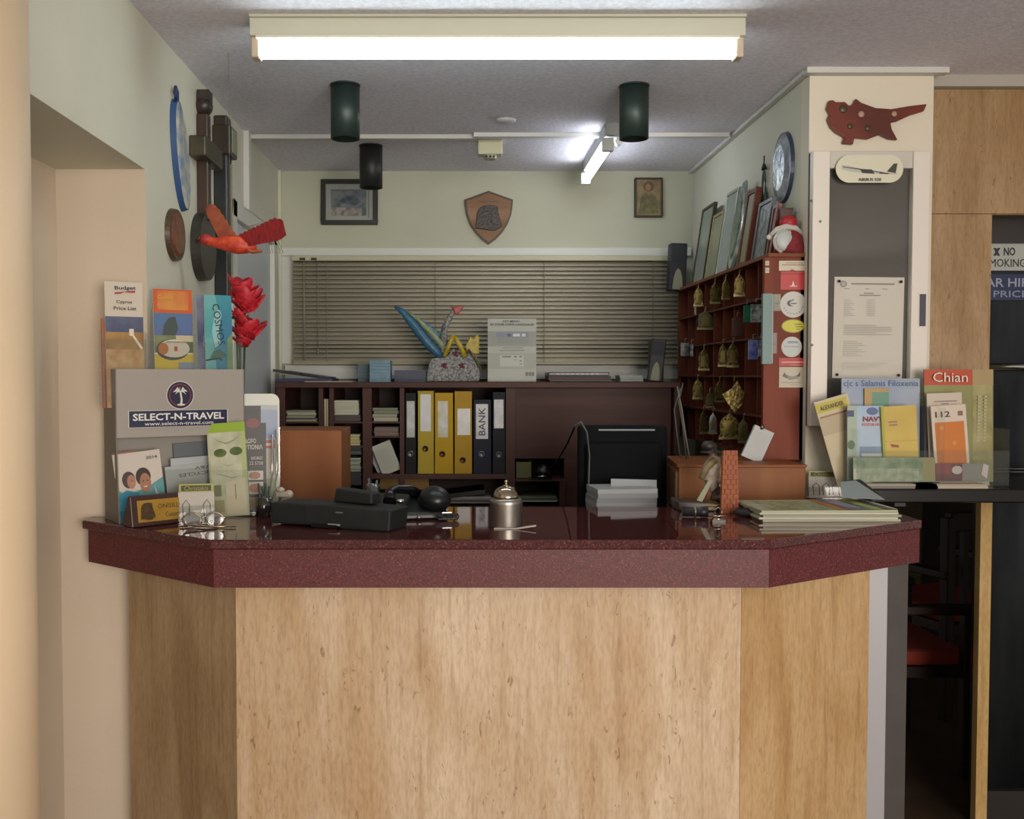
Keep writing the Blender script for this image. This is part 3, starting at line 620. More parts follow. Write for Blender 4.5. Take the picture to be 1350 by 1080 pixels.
# papers in the pigeonholes
def paper_pile(px0, px1, ptop, pbot, lb, cols, dep=.2, name='paper_stack', tilt=0, Yf=None, n=None, cat='papers'):
    Yf = BF+.02 if Yf is None else Yf
    k = Yf/F; W = (px1-px0)*k; H = (pbot-ptop)*k; q = atY((px0+px1)/2, pbot, Yf)
    n = n or max(2, int(H/.006)); o = MB(); rr = random.Random(px0)
    for i in range(n):
        dx = rr.uniform(-.003, .003); dy = rr.uniform(0, .008)
        o.box(-W/2+dx, W/2+dx, dy, dep, H*i/n+.0002, H*(i+1)/n, i % len(cols))
    return tag(o.build(name, [mat(c, .6) for c in cols], None, T((q.x, Yf, q.z), tilt)), lb, cat)
zsh = 556
paper_pile(378, 416, 541, 551, 'cream papers stacked in the first pigeonhole, upper pile', ['#9a9a80', '#6c725c', '#a5a38c'])
paper_pile(377, 418, 551.2, 555.8, 'thin lower pile of grey papers in the first pigeonhole', ['#8f8d78', '#4a4c44'])
paper_pile(441, 473, 528, 547, 'white wad of papers with clips in the second pigeonhole', ['#b2b29c', '#a8a892'])
paper_pile(441, 475, 547.2, 555.8, 'dark folder pile under the white wad of papers', ['#3d3430', '#4e4340'])
paper_pile(461, 474, 573, 587.5, 'small yellow and cream pad in the second bay', ['#b5b292', '#a39a4a'], .1)
paper_pile(461, 476, 589, 600, 'dark booklets stacked beside the orange box', ['#34383a', '#5c6058', '#2b2d2e'], .12)
paper_pile(461, 475, 604, 622, 'pale green papers bundled low beside the orange box', ['#8f9684', '#6d7566', '#a4aa98'], .12)
paper_pile(461, 476, 622.5, 640, 'black bundle low in the second bay', ['#26282a', '#303234'], .12)
paper_pile(492, 525, 538, 546, 'greenish booklet pile in the third pigeonhole', ['#6c735c', '#7a8068'])
paper_pile(492, 524, 546.3, 555.8, 'cream booklets under the greenish pile in the third pigeonhole', ['#9a9883', '#a8a690', '#8b897a'])
paper_pile(493, 525, 563, 575, 'pinkish brown pile of papers in the middle of the third bay', ['#6f5c54', '#7b6a60', '#665750'])
box('shelf', X(490), X(527), BF+.006, BD-.013, Z(575.2)-.006, Z(575.2), BW, bc)
for s, w_, c_, lb in ((428, 3, '#8d8c48', 'thin yellow book upright in the narrow slot of the bookcase'), (431, 2.6, '#6a3428', 'thin red brown book upright in the narrow slot of the bookcase')):
    o = box('thin_book', -w_*.0015, w_*.0015, 0, .2, 0, .12, mat(c_, .5), None); o.matrix_basis = T((X(s), BF+.02, Z(566))); tag(o, lb, 'book')
    box('page_block', -w_*.0011, w_*.0011, -.0008, .198, .002, .118, mat('#a8a48c', .6), o)
box('shelf', X(426), X(434), BF+.006, BD-.013, Z(566)-.005, Z(566), BW, bc)
o = flyer('leaning_card', 'white price card leaning at an angle in the third bay', 'card', .078, .125, .012, T(atY(517, 623, BF+.02), 0, -4, -22), lines(.1, .9, [.2+.06*i for i in range(11)], .012, '#8f9688'), (), '#a9ab9c')
o = flyer('leaning_card', 'second white card leaning behind the first in the third bay', 'card', .06, .10, .003, T(atY(508, 622, BF+.05), 0, -4, -26), (), (), '#a09fa0')
box('yellow_box_file', X(500), X(565), BF+.02, BF+.2, Z(646), Z(628), wood('#6a5024', '#7c5e2c', .5, 9, 'x'))
tag(bpy.data.objects['yellow_box_file'], 'low tan box under the leaning cards in the bookcase', 'box')
paper_pile(588, 648, 655, 664, 'grey papers and folders on the lowest visible shelf', ['#8f8f8a', '#3b3b3c', '#737468'])
o = box('black_folder', -.085, .085, 0, .2, 0, .018, mat('#15130f', .35)); o.matrix_basis = T(atY(612, 655, BF+.02), 0, 0, -7) ; tag(o, 'black folder lying tilted on the grey papers', 'folder')
paper_pile(681, 735, 655, 662, 'papers in the small compartment behind the bell', ['#8f8f86', '#39433a', '#6b7258', '#a0a098'])
o = box('green_book', X(682), X(702), BF+.06, BF+.2, Z(632), Z(611), mat('#56571f', .5)); tag(o, 'olive green book on the little shelf behind the black mouse', 'book')
# little black gooseneck thing
o = empty('small_gadget', T(atY(716, 632, BF+.03)), 'small black gadget with a silver edge on the little shelf', 'gadget')
m = MB(); m.ball((0, 0, .03), .036, .03, .032); m.build('body', mat('#14100f', .25), o)
m = MB(); m.box(-.055, .035, -.03, .03, 0, .006); m.build('base', mat('#0d0c0c', .4), o)
m = MB(); m.tube([(-.032, -.02, .012), (-.01, -.032, .014), (.01, -.031, .016)], .004, 8); m.build('silver_edge', mat('#b8b8b0', .2, 1), o)
# things on the bookcase top (z = ZT)
YT2 = 4.05; kt = YT2/F
o = empty('open_magazine', T((X(400), 4.0, ZT)), 'dark glossy magazine lying on a blue folder at the left end of the bookcase top', 'magazine')
m = MB(); m.box(-.11, .11, -.06, .15, 0, .014); m.build('blue_folder', mat('#26284a', .4), o)
MB().box(-.13, .10, -.055, .15, 0, .010).build('cover', mat('#16161c', .25, 0, '#3a3a48', 20), o, T((0, 0, .024), 0, 0, 8))
MB().box(-.125, .10, -.050, .15, 0, .004).build('pages', mat('#8a8878', .5), o, T((0.005, 0, .018), 0, 0, 8))
m = MB(); m.box(.0, .19, -.062, .1, .0, .004); m.build('cream_sheet', mat('#a49c88', .5), o)
for (a_, b_, t, col, lb, yy) in ((472, 486, 480, '#4a5f66', 'small grey teal box behind the light blue paper stack', 4.12), (487, 515, 475, '#5d8296', 'light blue paper stack standing on the bookcase', 4.03), (520, 562, 488, '#3b4258', 'low slate blue box on the bookcase beside the white ornament', 4.05)):
    q = atY(a_, t, yy); q2 = atY(b_, t, yy)
    m = MB(); n = 7
    for i in range(n): m.box(q.x+random.uniform(0, .002), q2.x-random.uniform(0, .002), yy, yy+.1, ZT+(q.z-ZT)*i/n, ZT+(q.z-ZT)*(i+1)/n-.0006)
    tag(m.build('paper_block', mat(col, .5, 0, '#6f8c9a' if col == '#5d8296' else None, 30)), lb, 'paper stack')
# beaded swan ship ornament
o = empty('beaded_ornament', Matrix(), 'white beaded ornament with blue wing, red tipped neck and yellow peaks on the bookcase', 'ornament')
def zz(pts): return pz(pts, 500, 390, 6.136, YT2)
BEAD = mat('#a8a8a4', .35, 0, '#5c5c60', 150, (1, 1, 1), 1.0, 260)
base = zz([(380, 697), (385, 640), (400, 560), (420, 505), (520, 500), (560, 480), (600, 420), (650, 480), (700, 500), (730, 420), (760, 480), (800, 560), (815, 640), (805, 697)])
base = [(x, max(z, ZT)) for x, z in base]
poly_obj('body', base, YT2-.02, YT2+.07, BEAD, o, .008)
def ribbon(name, pts, rad, col, y=0, seg=10):
    m = MB(); m.tube([(x, YT2+y, z) for x, z in zz(pts)], rad, seg, 0, 1); return m.build(name, col, o)
ribbon('wing', [(125, 85), (190, 130), (260, 210), (330, 300), (400, 390), (460, 450), (500, 495)], [.006, .014, .02, .022, .022, .02, .012], mat('#2f6c8c', .35, 0, '#3f5f78', 60, (1, 1, 1), .8), .0)
ribbon('wing_trim', [(230, 130), (310, 190), (380, 260), (440, 320), (500, 390), (520, 440)], [.004, .008, .011, .012, .012, .008], mat('#8f9c98', .4, 0, '#7b8a3c', 60, (1, 1, 1), .8), -.012)
ribbon('wing', [(330, 195), (400, 250), (460, 300), (520, 350)], [.004, .008, .008, .006], mat('#3b7a94', .4), .012)
ribbon('neck', [(540, 400), (520, 330), (530, 260), (555, 200), (585, 150), (600, 120)], [.013, .015, .014, .013, .011, .009], BEAD, 0)
poly_obj('head', zz([(575, 85), (620, 92), (650, 80), (685, 92), (660, 120), (640, 155), (610, 150), (600, 115)]), YT2-.012, YT2+.012, mat('#8c1c20', .35, 0, '#a83a34', 80, (1, 1, 1), .6), o, .003)
YEL = mat('#a08a1c', .4, 0, '#b8a43c', 70, (1, 1, 1), .8)
ribbon('peak', [(530, 490), (565, 400), (600, 325)], [.009, .010, .009], YEL, -.022); ribbon('peak', [(600, 325), (650, 400), (695, 495)], [.009, .011, .010], YEL, -.022)
poly_obj('yellow_block', zz([(700, 470), (700, 400), (725, 350), (735, 320), (760, 350), (790, 310), (812, 330), (808, 470)]), YT2+.02, YT2+.05, YEL, o, .004)
ribbon('tassel', [(720, 440), (770, 500), (800, 560), (825, 600)], [.005, .006, .005, .003], mat('#6e6a2c', .4, 0, '#3a3420', 90, (1, 1, 1), .8), -.026)
m = MB()
for x, y in ((525, 560), (665, 560), (612, 465)):
    for dx, dy in ((-12, 0), (10, -6), (0, 14), (16, 18)):
        q = zz([(x+dx, y+dy)])[0]; m.ball((q[0], YT2-.022, q[1]), .0055, .004, .0055, 8, 6)
m.build('bead_flower', mat('#6a2030', .3), o)
# white card with table
o = pxflyer('instruction_card', 'white printed instruction card standing on the bookcase before the blind', 'card', 643, 503.2, 64, 83, 4.02,
    [('#9ea398', R(0, 0, 1, 1)), ('#80877f', R(0, .56, 1, .80)), ('#8f9688', R(0, .20, 1, .45)), ('#a9aea4', R(.25, .24, .74, .42)), ('#474b4a', R(.3, .385, .48, .405)), ('#474b4a', R(.54, .385, .6, .405)), ('#474b4a', R(.65, .385, .7, .405)),
     ('#6a6e6c', R(.54, .34, .6, .35)), ('#6a6e6c', R(.65, .32, .7, .34)), ('#6a6e6c', R(.65, .27, .7, .285)), ('#6d7588', R(.18, .7, .84, .78)), ('#3a3f44', R(.4, .715, .48, .76)), ('#c0c4c0', R(.52, .715, .66, .76)), ('#c0c4c0', R(.7, .715, .78, .76)),
     ('#747a74', R(.2, .655, .84, .665)), ('#747a74', R(.2, .62, .84, .63)), ('#6a6e6a', R(.3, .53, .72, .54)), ('#6a6e6a', R(.25, .49, .75, .5)), ('#4c504c', R(.78, .09, .83, .15)), ('#4c504c', R(.85, .09, .89, .15)), ('#4c504c', R(.91, .09, .95, .15))],
    [('KEY MENU', .48, .955, .34, .03, '#2a2d2c'), ('IN YOUR OWN LANGUAGE', .5, .905, .9, .035, '#2a2d2c')], 0, 2, .006, '#9ea398')
paper_pile(724, 806, 495.6, 503.2, 'grey folders at the bottom of the flat pile on the bookcase right', ['#545456', '#5c3030', '#3a3a3c'], .18, Yf=4.0, n=3)
o = empty('black_folder_flat', T((atY(763, 495, 4.0).x, 4.0, atY(763, 495.4, 4.0).z)), 'flat black ring folder on top of the flat pile right of the white card', 'folder')
m = MB(); m.box(-.123, .123, 0, .17, 0, .014); m.build('cover', mat('#15161a', .3), o, None, .003)
m = MB()
for i in range(9): m.box(-.09+i*.02, -.08+i*.02, -.001, .0, .003, .010)
m.build('rings', mat('#4a4a4e', .3, .6), o)
paper_pile(818, 848, 495, 503.2, 'small pile of pale cards left of the black speaker', ['#9aa09c', '#8f9490'], .12, Yf=4.0, n=3)
# speakers
def speaker(name, base_px, w_, h_, Y, rz, ry, lb, zbase=None, ovu=.5):
    q = atY(base_px[0], base_px[1], Y); k = Y/F; W = w_*k; H = h_*k
    if zbase is not None: q.z = zbase
    o = empty(name, T((q.x, Y, q.z), rz, 0, ry), lb, 'speaker')
    m = MB(); m.box(-W/2, W/2, 0, .06, 0, H); m.build('cabinet', mat('#1b1e26', .5), o, None, .004)
    pts = [(x, z) for x, z in [(W*.30*math.cos(math.radians(t)), H*.02+H*.44*math.sin(math.radians(t))) for t in range(0, 181, 12)]]
    m = MB(); m.prism(pts, -.004, 0); m.build('grille', mat('#8f8f78', .6), o, None, .001)
    m = MB(); m.box(-W*.42, W*.42, -.0015, 0, H*.62, H*.95); m.build('upper_panel', mat('#22262e', .6), o)
    return o
speaker('small_speaker', (863, 503.2), 19, 56, 4.02, -8, 6, 'small black speaker with a beige oval grille on the bookcase top, tilted', ZT+.002)
o = box('green_folder', X(874)+.008, X(892), 4.15, 4.25, ZT, atY(880, 447, 4.1).z, mat('#4e4d30', .6)); tag(o, 'olive green box standing on the bookcase behind the key rack end', 'box')
# ------------------------------------------------------------------ screen, cables, boxes
q0 = atY(760, 672, 3.05); q1 = atY(876, 560, 3.05)
o = empty('computer_screen', T(((q0.x+q1.x)/2, 3.0, DZ0)), 'back of a large black computer screen behind the counter', 'screen')
W = q1.x-q0.x; zt2 = q1.z-DZ0; m = MB(); m.box(-W/2, W/2, .0, .05, .10, zt2); m.build('casing', mat('#0b0d10', .8, 0, '#0e1013', 10, spec=.15), o, None, .012)
m = MB(); m.box(-W/2+.02, W/2-.02, -.03, 0, .12, zt2-.05); m.build('back_shell', mat('#0c0e11', .8, spec=.15), o, None, .02)
m = MB(); m.box(-.03, .03, .01, .03, 0.0, .12); m.box(-.12, .12, -.06, .14, 0, .015); m.build('stand', mat('#101214', .5), o, None, .003)
m = MB(); m.box(-W/2+.06, W/2-.04, -.002, .0, zt2-.016, zt2-.011); m.build('top_seam', mat('#5a6468', .4), o)
paper_pile(787, 868, 645, 676, 'untidy heap of white papers in front of the computer screen', ['#8d9296', '#a0a4a6', '#868a8e'], .14, 'paper_stack', 6, 2.78, 5)
q = atY(828, 668, 2.78)
o = flyer('paper_sheet', 'loose white sheet propped on the heap before the computer screen', 'papers', .135, .075, .002, T(atY(836, 666, 2.85), 4, -12, 2), (), (), '#8f9498')
m = MB(); pts = [atY(*p, 2.93) for p in ((757, 562), (766, 556), (774, 570), (777, 600), (776, 640), (773, 676))]
o = tag(m.tube(pts, .0028, 8).build('grey_cable', mat('#4c5450', .5)), 'grey cable hanging down the left side of the computer screen', 'cable')
m = MB(); pts = [atY(758, 562, 3.02), atY(748, 585, 3.3), atY(736, 605, 3.6), atY(726, 618, 3.92)]
tag(m.tube(pts, .0032, 8).build('black_cable', mat('#0e0d0d', .5)), 'black cable running from the screen to the small gadget', 'cable')
for i, (pp, lb, c_) in enumerate(((((897, 512), (889, 540), (892, 570), (900, 600)), 'left grey cable looping down beside the key rack', '#55534e'), (((893, 510), (899, 540), (904, 575), (905, 602)), 'middle grey cable hanging beside the key rack', '#6a675f'), (((900, 505), (895, 530), (900, 560), (909, 600)), 'right thin cable hanging beside the key rack', '#4a4843'))):
    pts = [atY(*p, 3.03-.04*i) for p in pp[:-1]]+[atZ(*pp[-1], atY(950, 612, 2.9).z+.010)]; pts[-1] = Vector((pts[-2].x+.012, pts[-2].y, pts[-1].z)); tag(MB().tube(pts, .0024, 7).build('hanging_cable', mat(c_, .5)), lb, 'cable')
# orange box left
OW = wood('#804c30', '#905a3a', .4, 5, 'z')
q0 = atY(362, 655, 3.25); q1 = atY(460, 563, 3.25)
o = empty('orange_wood_cabinet', Matrix(), 'orange-brown wooden cabinet standing behind the counter on the left', 'cabinet')
m = MB(); m.box(q0.x, q1.x, 3.05, 3.30, DZ0, q1.z); m.build('body', OW, o, None, .003)
m = MB(); m.box(q0.x+.002, q1.x-.002, 3.046, 3.05, DZ0, q1.z-.004); m.build('front_panel', wood('#84502f', '#94603c', .4, 4, 'z'), o)
# chest of drawers right under the key rack
q0 = atY(881, 675, 3.1); ztc = atY(950, 612, 2.9).z
cxs = atY(896, 640, 2.86).x; cxe = atY(1053, 640, 2.86).x
o = empty('orange_wood_chest', Matrix(), 'low orange-brown wooden chest with drawer ends under the key rack', 'chest')
xs = atY(895, 640, 2.80)
pl = [(xs.x, 2.80), (.99, 2.80), (.99, 3.1), (atY(881, 640, 3.1).x, 3.1)]
MB().prism(pl, DZ0, ztc, 'z').build('body', wood('#82502e', '#946036', .4, 5, 'z'), o, None, .002)
MB().prism([(xs.x-.006, 2.794), (.992, 2.794), (.992, 3.102), (atY(881, 640, 3.1).x-.006, 3.102)], ztc, ztc+.008, 'z').build('lid', wood('#7a4422', '#8a5028', .4, 5, 'x'), o, None, .001)
d = Vector((pl[3][0]-pl[0][0], .3, 0)).normalized(); n_ = Vector((-d.y, d.x, 0))
for z0, z1 in ((DZ0+.05, 1.06), (1.075, ztc-.015)):
    m = MB(); a0 = Vector((pl[0][0], pl[0][1], 0))+d*.015; a1 = Vector((pl[3][0], pl[3][1], 0))-d*.015
    m.prism([(a0.x, a0.y), (a1.x, a1.y), (a1.x+n_.x*.008, a1.y+n_.y*.008), (a0.x+n_.x*.008, a0.y+n_.y*.008)], z0, z1, 'z'); dr_ = m.build('drawer', mat('#6a4630', .5), o)
# ------------------------------------------------------------------ key rack on the right wall
RX = .937; RY0 = 2.965; RY1 = 4.21; RZ1 = 1.826; RZ0 = 1.205
rk = empty('key_rack', Matrix(), 'red-brown wooden key rack with pigeonholes on the right wall', 'key rack')
RW = wood('#5a2a1c', '#6a3522', .4, 8, 'z'); RS = wood('#4c2418', '#5a2d1e', .4, 8, 'y')
box('end_panel', RX-.02, XR, RY0, RY0+.018, RZ0, RZ1-.012, wood('#6a2c18', '#7c3820', .35, 7, 'z'), rk, .001)
box('end_panel', RX, XR, RY1-.015, RY1, RZ0, RZ1-.012, RW, rk)
box('top_board', RX-.01, XR, RY0-.004, RY1, RZ1-.012, RZ1, wood('#6c3a20', '#7c4828', .4, 7, 'y'), rk, .001)
box('back_panel', XR-.01, XR, RY0, RY1, RZ0, RZ1-.012, mat('#3c1c14', .6), rk)
for z in (1.70, 1.58, 1.46, 1.335, RZ0+.006):
    box('shelf', RX, XR-.01, RY0+.018, RY1-.015, z-.006, z, RS, rk)
nY = 9
for i in range(1, nY):
    y = RY0+.018+(RY1-RY0-.033)*i/nY
    box('divider', RX+.008, XR-.01, y-.003, y+.003, RZ0+.006, RZ1-.013, RW, rk)
hk = MB(); keys = []
BR_ = mat('#5c5024', .35, .8, '#a8965c', 90, (1, 1, 1), .8); BR2 = mat('#3e371c', .4, .7, '#7c703e', 90, (1, 1, 1), .8)
GRN = mat('#1f6a4a', .4); WHT = mat('#b0b4b0', .4, 0, '#3a3d40', 60); BLU = mat('#4450a0', .4, 0, '#9098c8', 50); SIL = mat('#7c8484', .3, .6, '#aab0b0', 50); OLV = mat('#45492e', .5, 0, '#5a5e3c', 40)
def key(px, py, w_, h_, m_, lb, shape='bell', rz=0, Xp=None):
    q = atX(px, py-h_/2, (Xp or RX-.008)); k = q.y/F; W = w_*k; H = h_*k
    o = empty('key_tag', T(tuple(q), rz), lb, 'key tag', 'key tags hanging on the key rack')
    if shape == 'bell': pts = [(-W*.5, -H), (W*.5, -H), (W*.5, -H*.86), (W*.42, -H*.8), (W*.46, -H*.45), (W*.36, -H*.24), (W*.14, -H*.12), (0, -H*.02), (-W*.14, -H*.12), (-W*.36, -H*.24), (-W*.46, -H*.45), (-W*.42, -H*.8), (-W*.5, -H*.86)]
    elif shape == 'diamond': pts = [(-W*.5, -H*.42), (-W*.1, -H*.25), (W*.12, 0), (W*.32, -H*.28), (W*.42, -H*.36), (W*.38, -H*.72), (W*.02, -H), (-W*.3, -H*.68)]
    else: pts = R(-W/2, -H, W/2, -H*.08)
    m = MB(); m.prism(pts, -.002, .003); m.build('tag', m_, o, None, .001)
    if shape == 'bell':
        m = MB(); m.prism([(x*.55, z*.55-H*.25) for x, z in pts], -.0035, -.002); m.build('embossed_number', mat('#8c7f48', .3, .8), o)
        m = MB(); m.box(-W*.5, W*.5, -.003, -.002, -H*.98, -H*.9); m.build('lower_edge', mat('#a89c70', .35, .7), o)
    m = MB(); m.tube([(0, .0015+.004*math.cos(t), .005+.006*math.sin(t)) for t in [i*math.pi/4 for i in range(9)]], .0009, 5); m.build('ring', mat('#a8a078', .3, .9), o)
    m = MB(); m.tube([(0, .0015, .012), (.008-.0, .0015, .012), ((RX+.004-q.x), .0015, .012)], .0015, 6); m.build('hook', mat('#8c8468', .3, .9), o)
    return o
rows = {'top row': [(921, 391, 13, 27, BR_), (943, 386, 14, 30, BR2), (957, 381, 11, 29, BR_), (975, 376, 15, 31, BR_)],
        'third row': [(928, 474, 15, 30, BR2), (953, 468, 12, 32, BR2), (966, 468, 16, 34, BR2)],
        'fourth row': [(920, 513, 14, 28, BR_), (949, 516, 14, 30, BR2)],
        'lowest row': [(928, 556, 12, 34, BR2), (940, 558, 11, 30, SIL), (962, 562, 28, 36, BR_)]}
od = ['first', 'second', 'third', 'fourth']
for rn, L_ in rows.items():
    for i, (px, py, w_, h_, m_) in enumerate(L_):
        lb = 'brass bell-shaped key tag, %s from the left in the %s of the rack' % (od[i], rn)
        if rn == 'lowest row': lb = ('dull brass key tag left of the silver one in the lowest row', 'silver key tag in the lowest row of the rack', 'large bright brass key tag in the lowest row of the rack')[i]
        key(px, py, w_, h_, m_, lb, rz=random.uniform(-15, 5))
key(968, 523, 32, 42, BR_, 'large star-shaped brass key tag in the fourth row of the rack', 'diamond', Xp=RX-.03)
key(985, 413, 9, 24, GRN, 'green flat key tag in the second row of the rack', 'flat')
key(997, 412, 14, 26, WHT, 'black and white striped key tag in the second row of the rack', 'flat')
key(993, 460, 13, 28, BLU, 'blue plastic key tag in the third row of the rack', 'flat')
key(1003, 458, 7, 24, WHT, 'white key tag right of the blue one in the third row', 'flat')
key(930, 422, 22, 26, OLV, 'dull olive key tag bundle in the second row, left', 'bell')
key(972, 430, 14, 26, mat('#4a2c22', .5), 'dark brown leather key tag in the second row of the rack', 'flat')
key(903, 460, 11, 19, SIL, 'small silver key tag at the far end of the third row', 'flat')
key(912, 461, 4, 18, WHT, 'thin white tag beside the small silver key tag', 'flat')
key(936, 527, 12, 22, OLV, 'dark olive key tag in the fourth row of the rack', 'bell')
key(980, 568, 14, 34, OLV, 'dark olive key tag right of the large bright brass one', 'bell')
# papers in the top far cells, booklet, notepad, labels
o = flyer('paper_slip_bundle', 'white paper slips standing in the far top cell of the key rack', 'papers', .04, .075, .02, T((RX+.03, 4.06, 1.70), -50), (), (), '#a8ab9c')
o = flyer('hanging_notepad', 'white notepad hanging tilted low on the key rack', 'notepad', 27*2.95/F, 44*2.95/F, .012, T(tuple(atY(990, 606, 2.925)), 0, 0, 24), lines(.1, .9, [.12+.07*i for i in range(11)], .008, '#a4a9a8'), (), '#b3b7b6')
m = MB(); m.ball((-.01, -.003, 47*3.02/F-.008), .006, .004, .008); m.build('clip', mat('#5a5a54', .3, .8), o)
q = atY(1007, 480, 2.955); o = box('teal_booklet', q.x-.012, q.x+.016, 2.93, 2.945, q.z, atY(1007, 388, 2.955).z, mat('#5d7a78', .4)); tag(o, 'thin teal booklet hanging upright on the near edge of the key rack', 'booklet')
box('page_block', q.x+.016, q.x+.019, 2.931, 2.944, q.z+.002, atY(1007, 389, 2.955).z, mat('#9aa49c', .5), o)
for py0, py1, px0, px1, c_, lb in ((388, 410, 1020, 1029, '#8e9080', 'small grey label on the key rack edge, upper'), (439, 466, 1016, 1024, '#8c8582', 'torn grey label on the key rack edge, lower'), (344, 350, 1009, 1014, '#b5b49c', 'tiny cream tag on the key rack front, upper'), (353, 360, 1009, 1014, '#b5b49c', 'tiny cream tag on the key rack front, lower')):
    q = atY((px0+px1)/2, py1, RY0-.001); k = RY0/F
    o = flyer('small_label', lb, 'label', (px1-px0)*k, (py1-py0)*k, .0008, T((q.x, RY0-.0012, q.z)), [('#70706a', R(.2, .4, .8, .5))], (), c_)
# stickers on the end panel
def sticker(px0, py0, px1, py1, lb, items, texts=(), page='#b8b4a4', rnd=False, name='sticker'):
    Y = RY0-.0012; k = Y/F; W = (px1-px0)*k; H = (py1-py0)*k; q = atY((px0+px1)/2, py1, Y)
    if rnd: o = MB().prism(arc(0, H/2, W/2, H/2, 32), 0, .001).build(name, mat(page, .4), None, T((q.x, Y-.0002, q.z)))
    else: o = MB().box(-W/2, W/2, 0, .001, 0, H).build(name, mat(page, .4), None, T((q.x, Y-.0002, q.z)))
    tag(o, lb, 'sticker'); decals(o, W, H, items, texts, name='print'); return o
sticker(1027, 344, 1062, 357, 'cream wavy-edged sticker at the top of the rack end panel', [('#8c4a40', R(.1, .55, .94, .62)), ('#8c4a40', R(.25, .75, .9, .80)), ('#a01c1c', arc(.5, .0, .09, .12, 10, 0, 180))], (), '#c0b8a0')
sticker(1029, 358, 1062, 382, 'bright red sticker with a small white emblem on the rack end panel', [('#d8c8c0', [(.44, .2), (.5, .5), (.56, .2)]), ('#d0b0a8', R(.36, .16, .66, .22)), ('#8a1414', R(0, .84, 1, .9))], (), '#b01c1c')
sticker(1028, 384.5, 1063, 419, 'round white sticker with a dark swirl on the rack end panel', [('#c0beba', arc(.5, .5, .49, .49)), ('#bdbbb5', arc(.5, .5, .42, .42)), ('#3a4048', arc(.42, .55, .16, .12, 20)), ('#bdbbb5', arc(.5, .55, .13, .1, 20)), ('#3a4048', R(.4, .52, .62, .56)),
        ('#2e3236', [(.36, .62), (.52, .72), (.5, .66)])]+[('#55585c', arc(.5+.36*math.cos(math.radians(t)), .5+.36*math.sin(math.radians(t)), .022, .022, 6)) for t in range(200, 345, 18)], (), '#a8a49c', True)
sticker(1030, 421, 1061, 439, 'yellow oval sticker on the rack end panel', [('#c2bc1a', arc(.5, .5, .46, .44)), ('#6a6c1c', R(.55, .6, .86, .66)), ('#6a6c1c', R(.6, .42, .9, .48)), ('#6a6c1c', R(.62, .24, .8, .3))], (), '#8a8418', True)
sticker(1030, 444, 1057, 471, 'round pale grey sticker below the yellow one', [('#b4bcb8', arc(.5, .5, .47, .47)), ('#7a86a0', R(.3, .68, .8, .78)), ('#8a7a8c', R(.12, .5, .84, .53))], (), '#c4b8a8', True)
sticker(1027, 472, 1062, 483, 'red strip sticker on the rack end panel', [('#d89890', R(.1, .42, .94, .56)), ('#c07068', R(.4, .12, .94, .2))], (), '#a81c1c')
sticker(1027, 484, 1062, 511, 'cream sticker with a sketched aeroplane at the bottom of the rack end panel', [('#4a4a46', [(.12, .55), (.2, .75), (.26, .62), (.5, .5), (.7, .62), (.8, .78), (.78, .55), (.6, .42), (.4, .38)]), ('#7a7a70', R(.3, .42, .72, .55)), ('#8c8a80', R(.08, .22, .8, .26)), ('#8c8a80', R(.4, .12, .7, .15))], (), '#b5ab96')
# frames leaning on the rack top
def leaning(name, lb, y0, y1, h, frm, inn, lean=8, xb=.955, thick=.014, fw=.012, cat='picture'):
    W = y1-y0
    # local: x along +Y world, face toward -X, z up ; top leans to +X (wall)
    M_ = Matrix.Translation((xb, (y0+y1)/2, RZ1)) @ Matrix.Rotation(math.radians(lean), 4, 'Y') @ Matrix.Rotation(-math.pi/2, 4, 'Z')
    o = empty(name, M_, lb, cat); m = MB()
    m.box(-W/2, W/2, 0, thick, 0, fw); m.box(-W/2, W/2, 0, thick, h-fw, h); m.box(-W/2, -W/2+fw, 0, thick, fw, h-fw); m.box(W/2-fw, W/2, 0, thick, fw, h-fw); m.build('frame', frm, o, None, .001)
    box('picture_sheet', -W/2+fw, W/2-fw, .004, thick-.001, fw, h-fw, inn, o)
    return o
leaning('framed_certificate', 'thin brown framed certificate at the far end of the rack top', 3.87, 4.06, .315, mat('#3c3222', .4), mat('#8d9488', .3, 0, '#7c8478', 8))
leaning('framed_certificate', 'shorter pale gold framed certificate, second from the far end of the rack top', 3.70, 3.85, .255, mat('#9a9468', .35, .3), mat('#8a8e78', .3, 0, '#7a7e6a', 8))
leaning('framed_certificate', 'silver framed certificate standing third from the far end of the rack top', 3.535, 3.685, .31, mat('#a4aaa4', .3, .5), mat('#94a09a', .3, 0, '#84908a', 6))
M_ = Matrix.Translation((.957, 3.47, RZ1)) @ Matrix.Rotation(math.radians(9), 4, 'Y')
o = empty('glass_plate', M_, 'tall oval grey-green glass plate leaning between frames on the rack top', 'plate')
m = MB(); disc(m, .060, .16, 0, -.008, .95, 0, 36, .16); m.build('plate_body', mat('#6f7f78', .15, .3, '#a8b4ac', 30, (1, 1, 1), .8), o)
m = MB(); disc(m, .044, .12, -.008, -.012, .9, 0, 30, .16); m.build('plate_centre', mat('#7f8b84', .15, .3, '#4a5a50', 40, (1, 1, 1), 1), o)
leaning('framed_certificate', 'wide brown wooden framed picture right of the glass plate', 3.30, 3.405, .265, wood('#5c2c1c', '#6e3a26'), mat('#7a7558', .4, 0, '#8a8468', 6), fw=.016, thick=.02)
leaning('framed_certificate', 'grey embossed metal picture between two wooden frames on the rack top', 3.125, 3.265, .20, mat('#5c6068', .35, .5), mat('#4e565a', .3, .5, '#7a8488', 40, (1, 1, 1), 1), xb=.962)
leaning('framed_certificate', 'small red-brown framed picture behind the plush figure', 3.05, 3.10, .165, mat('#6a1f1c', .35), mat('#7c7460', .4), fw=.012, xb=.96)
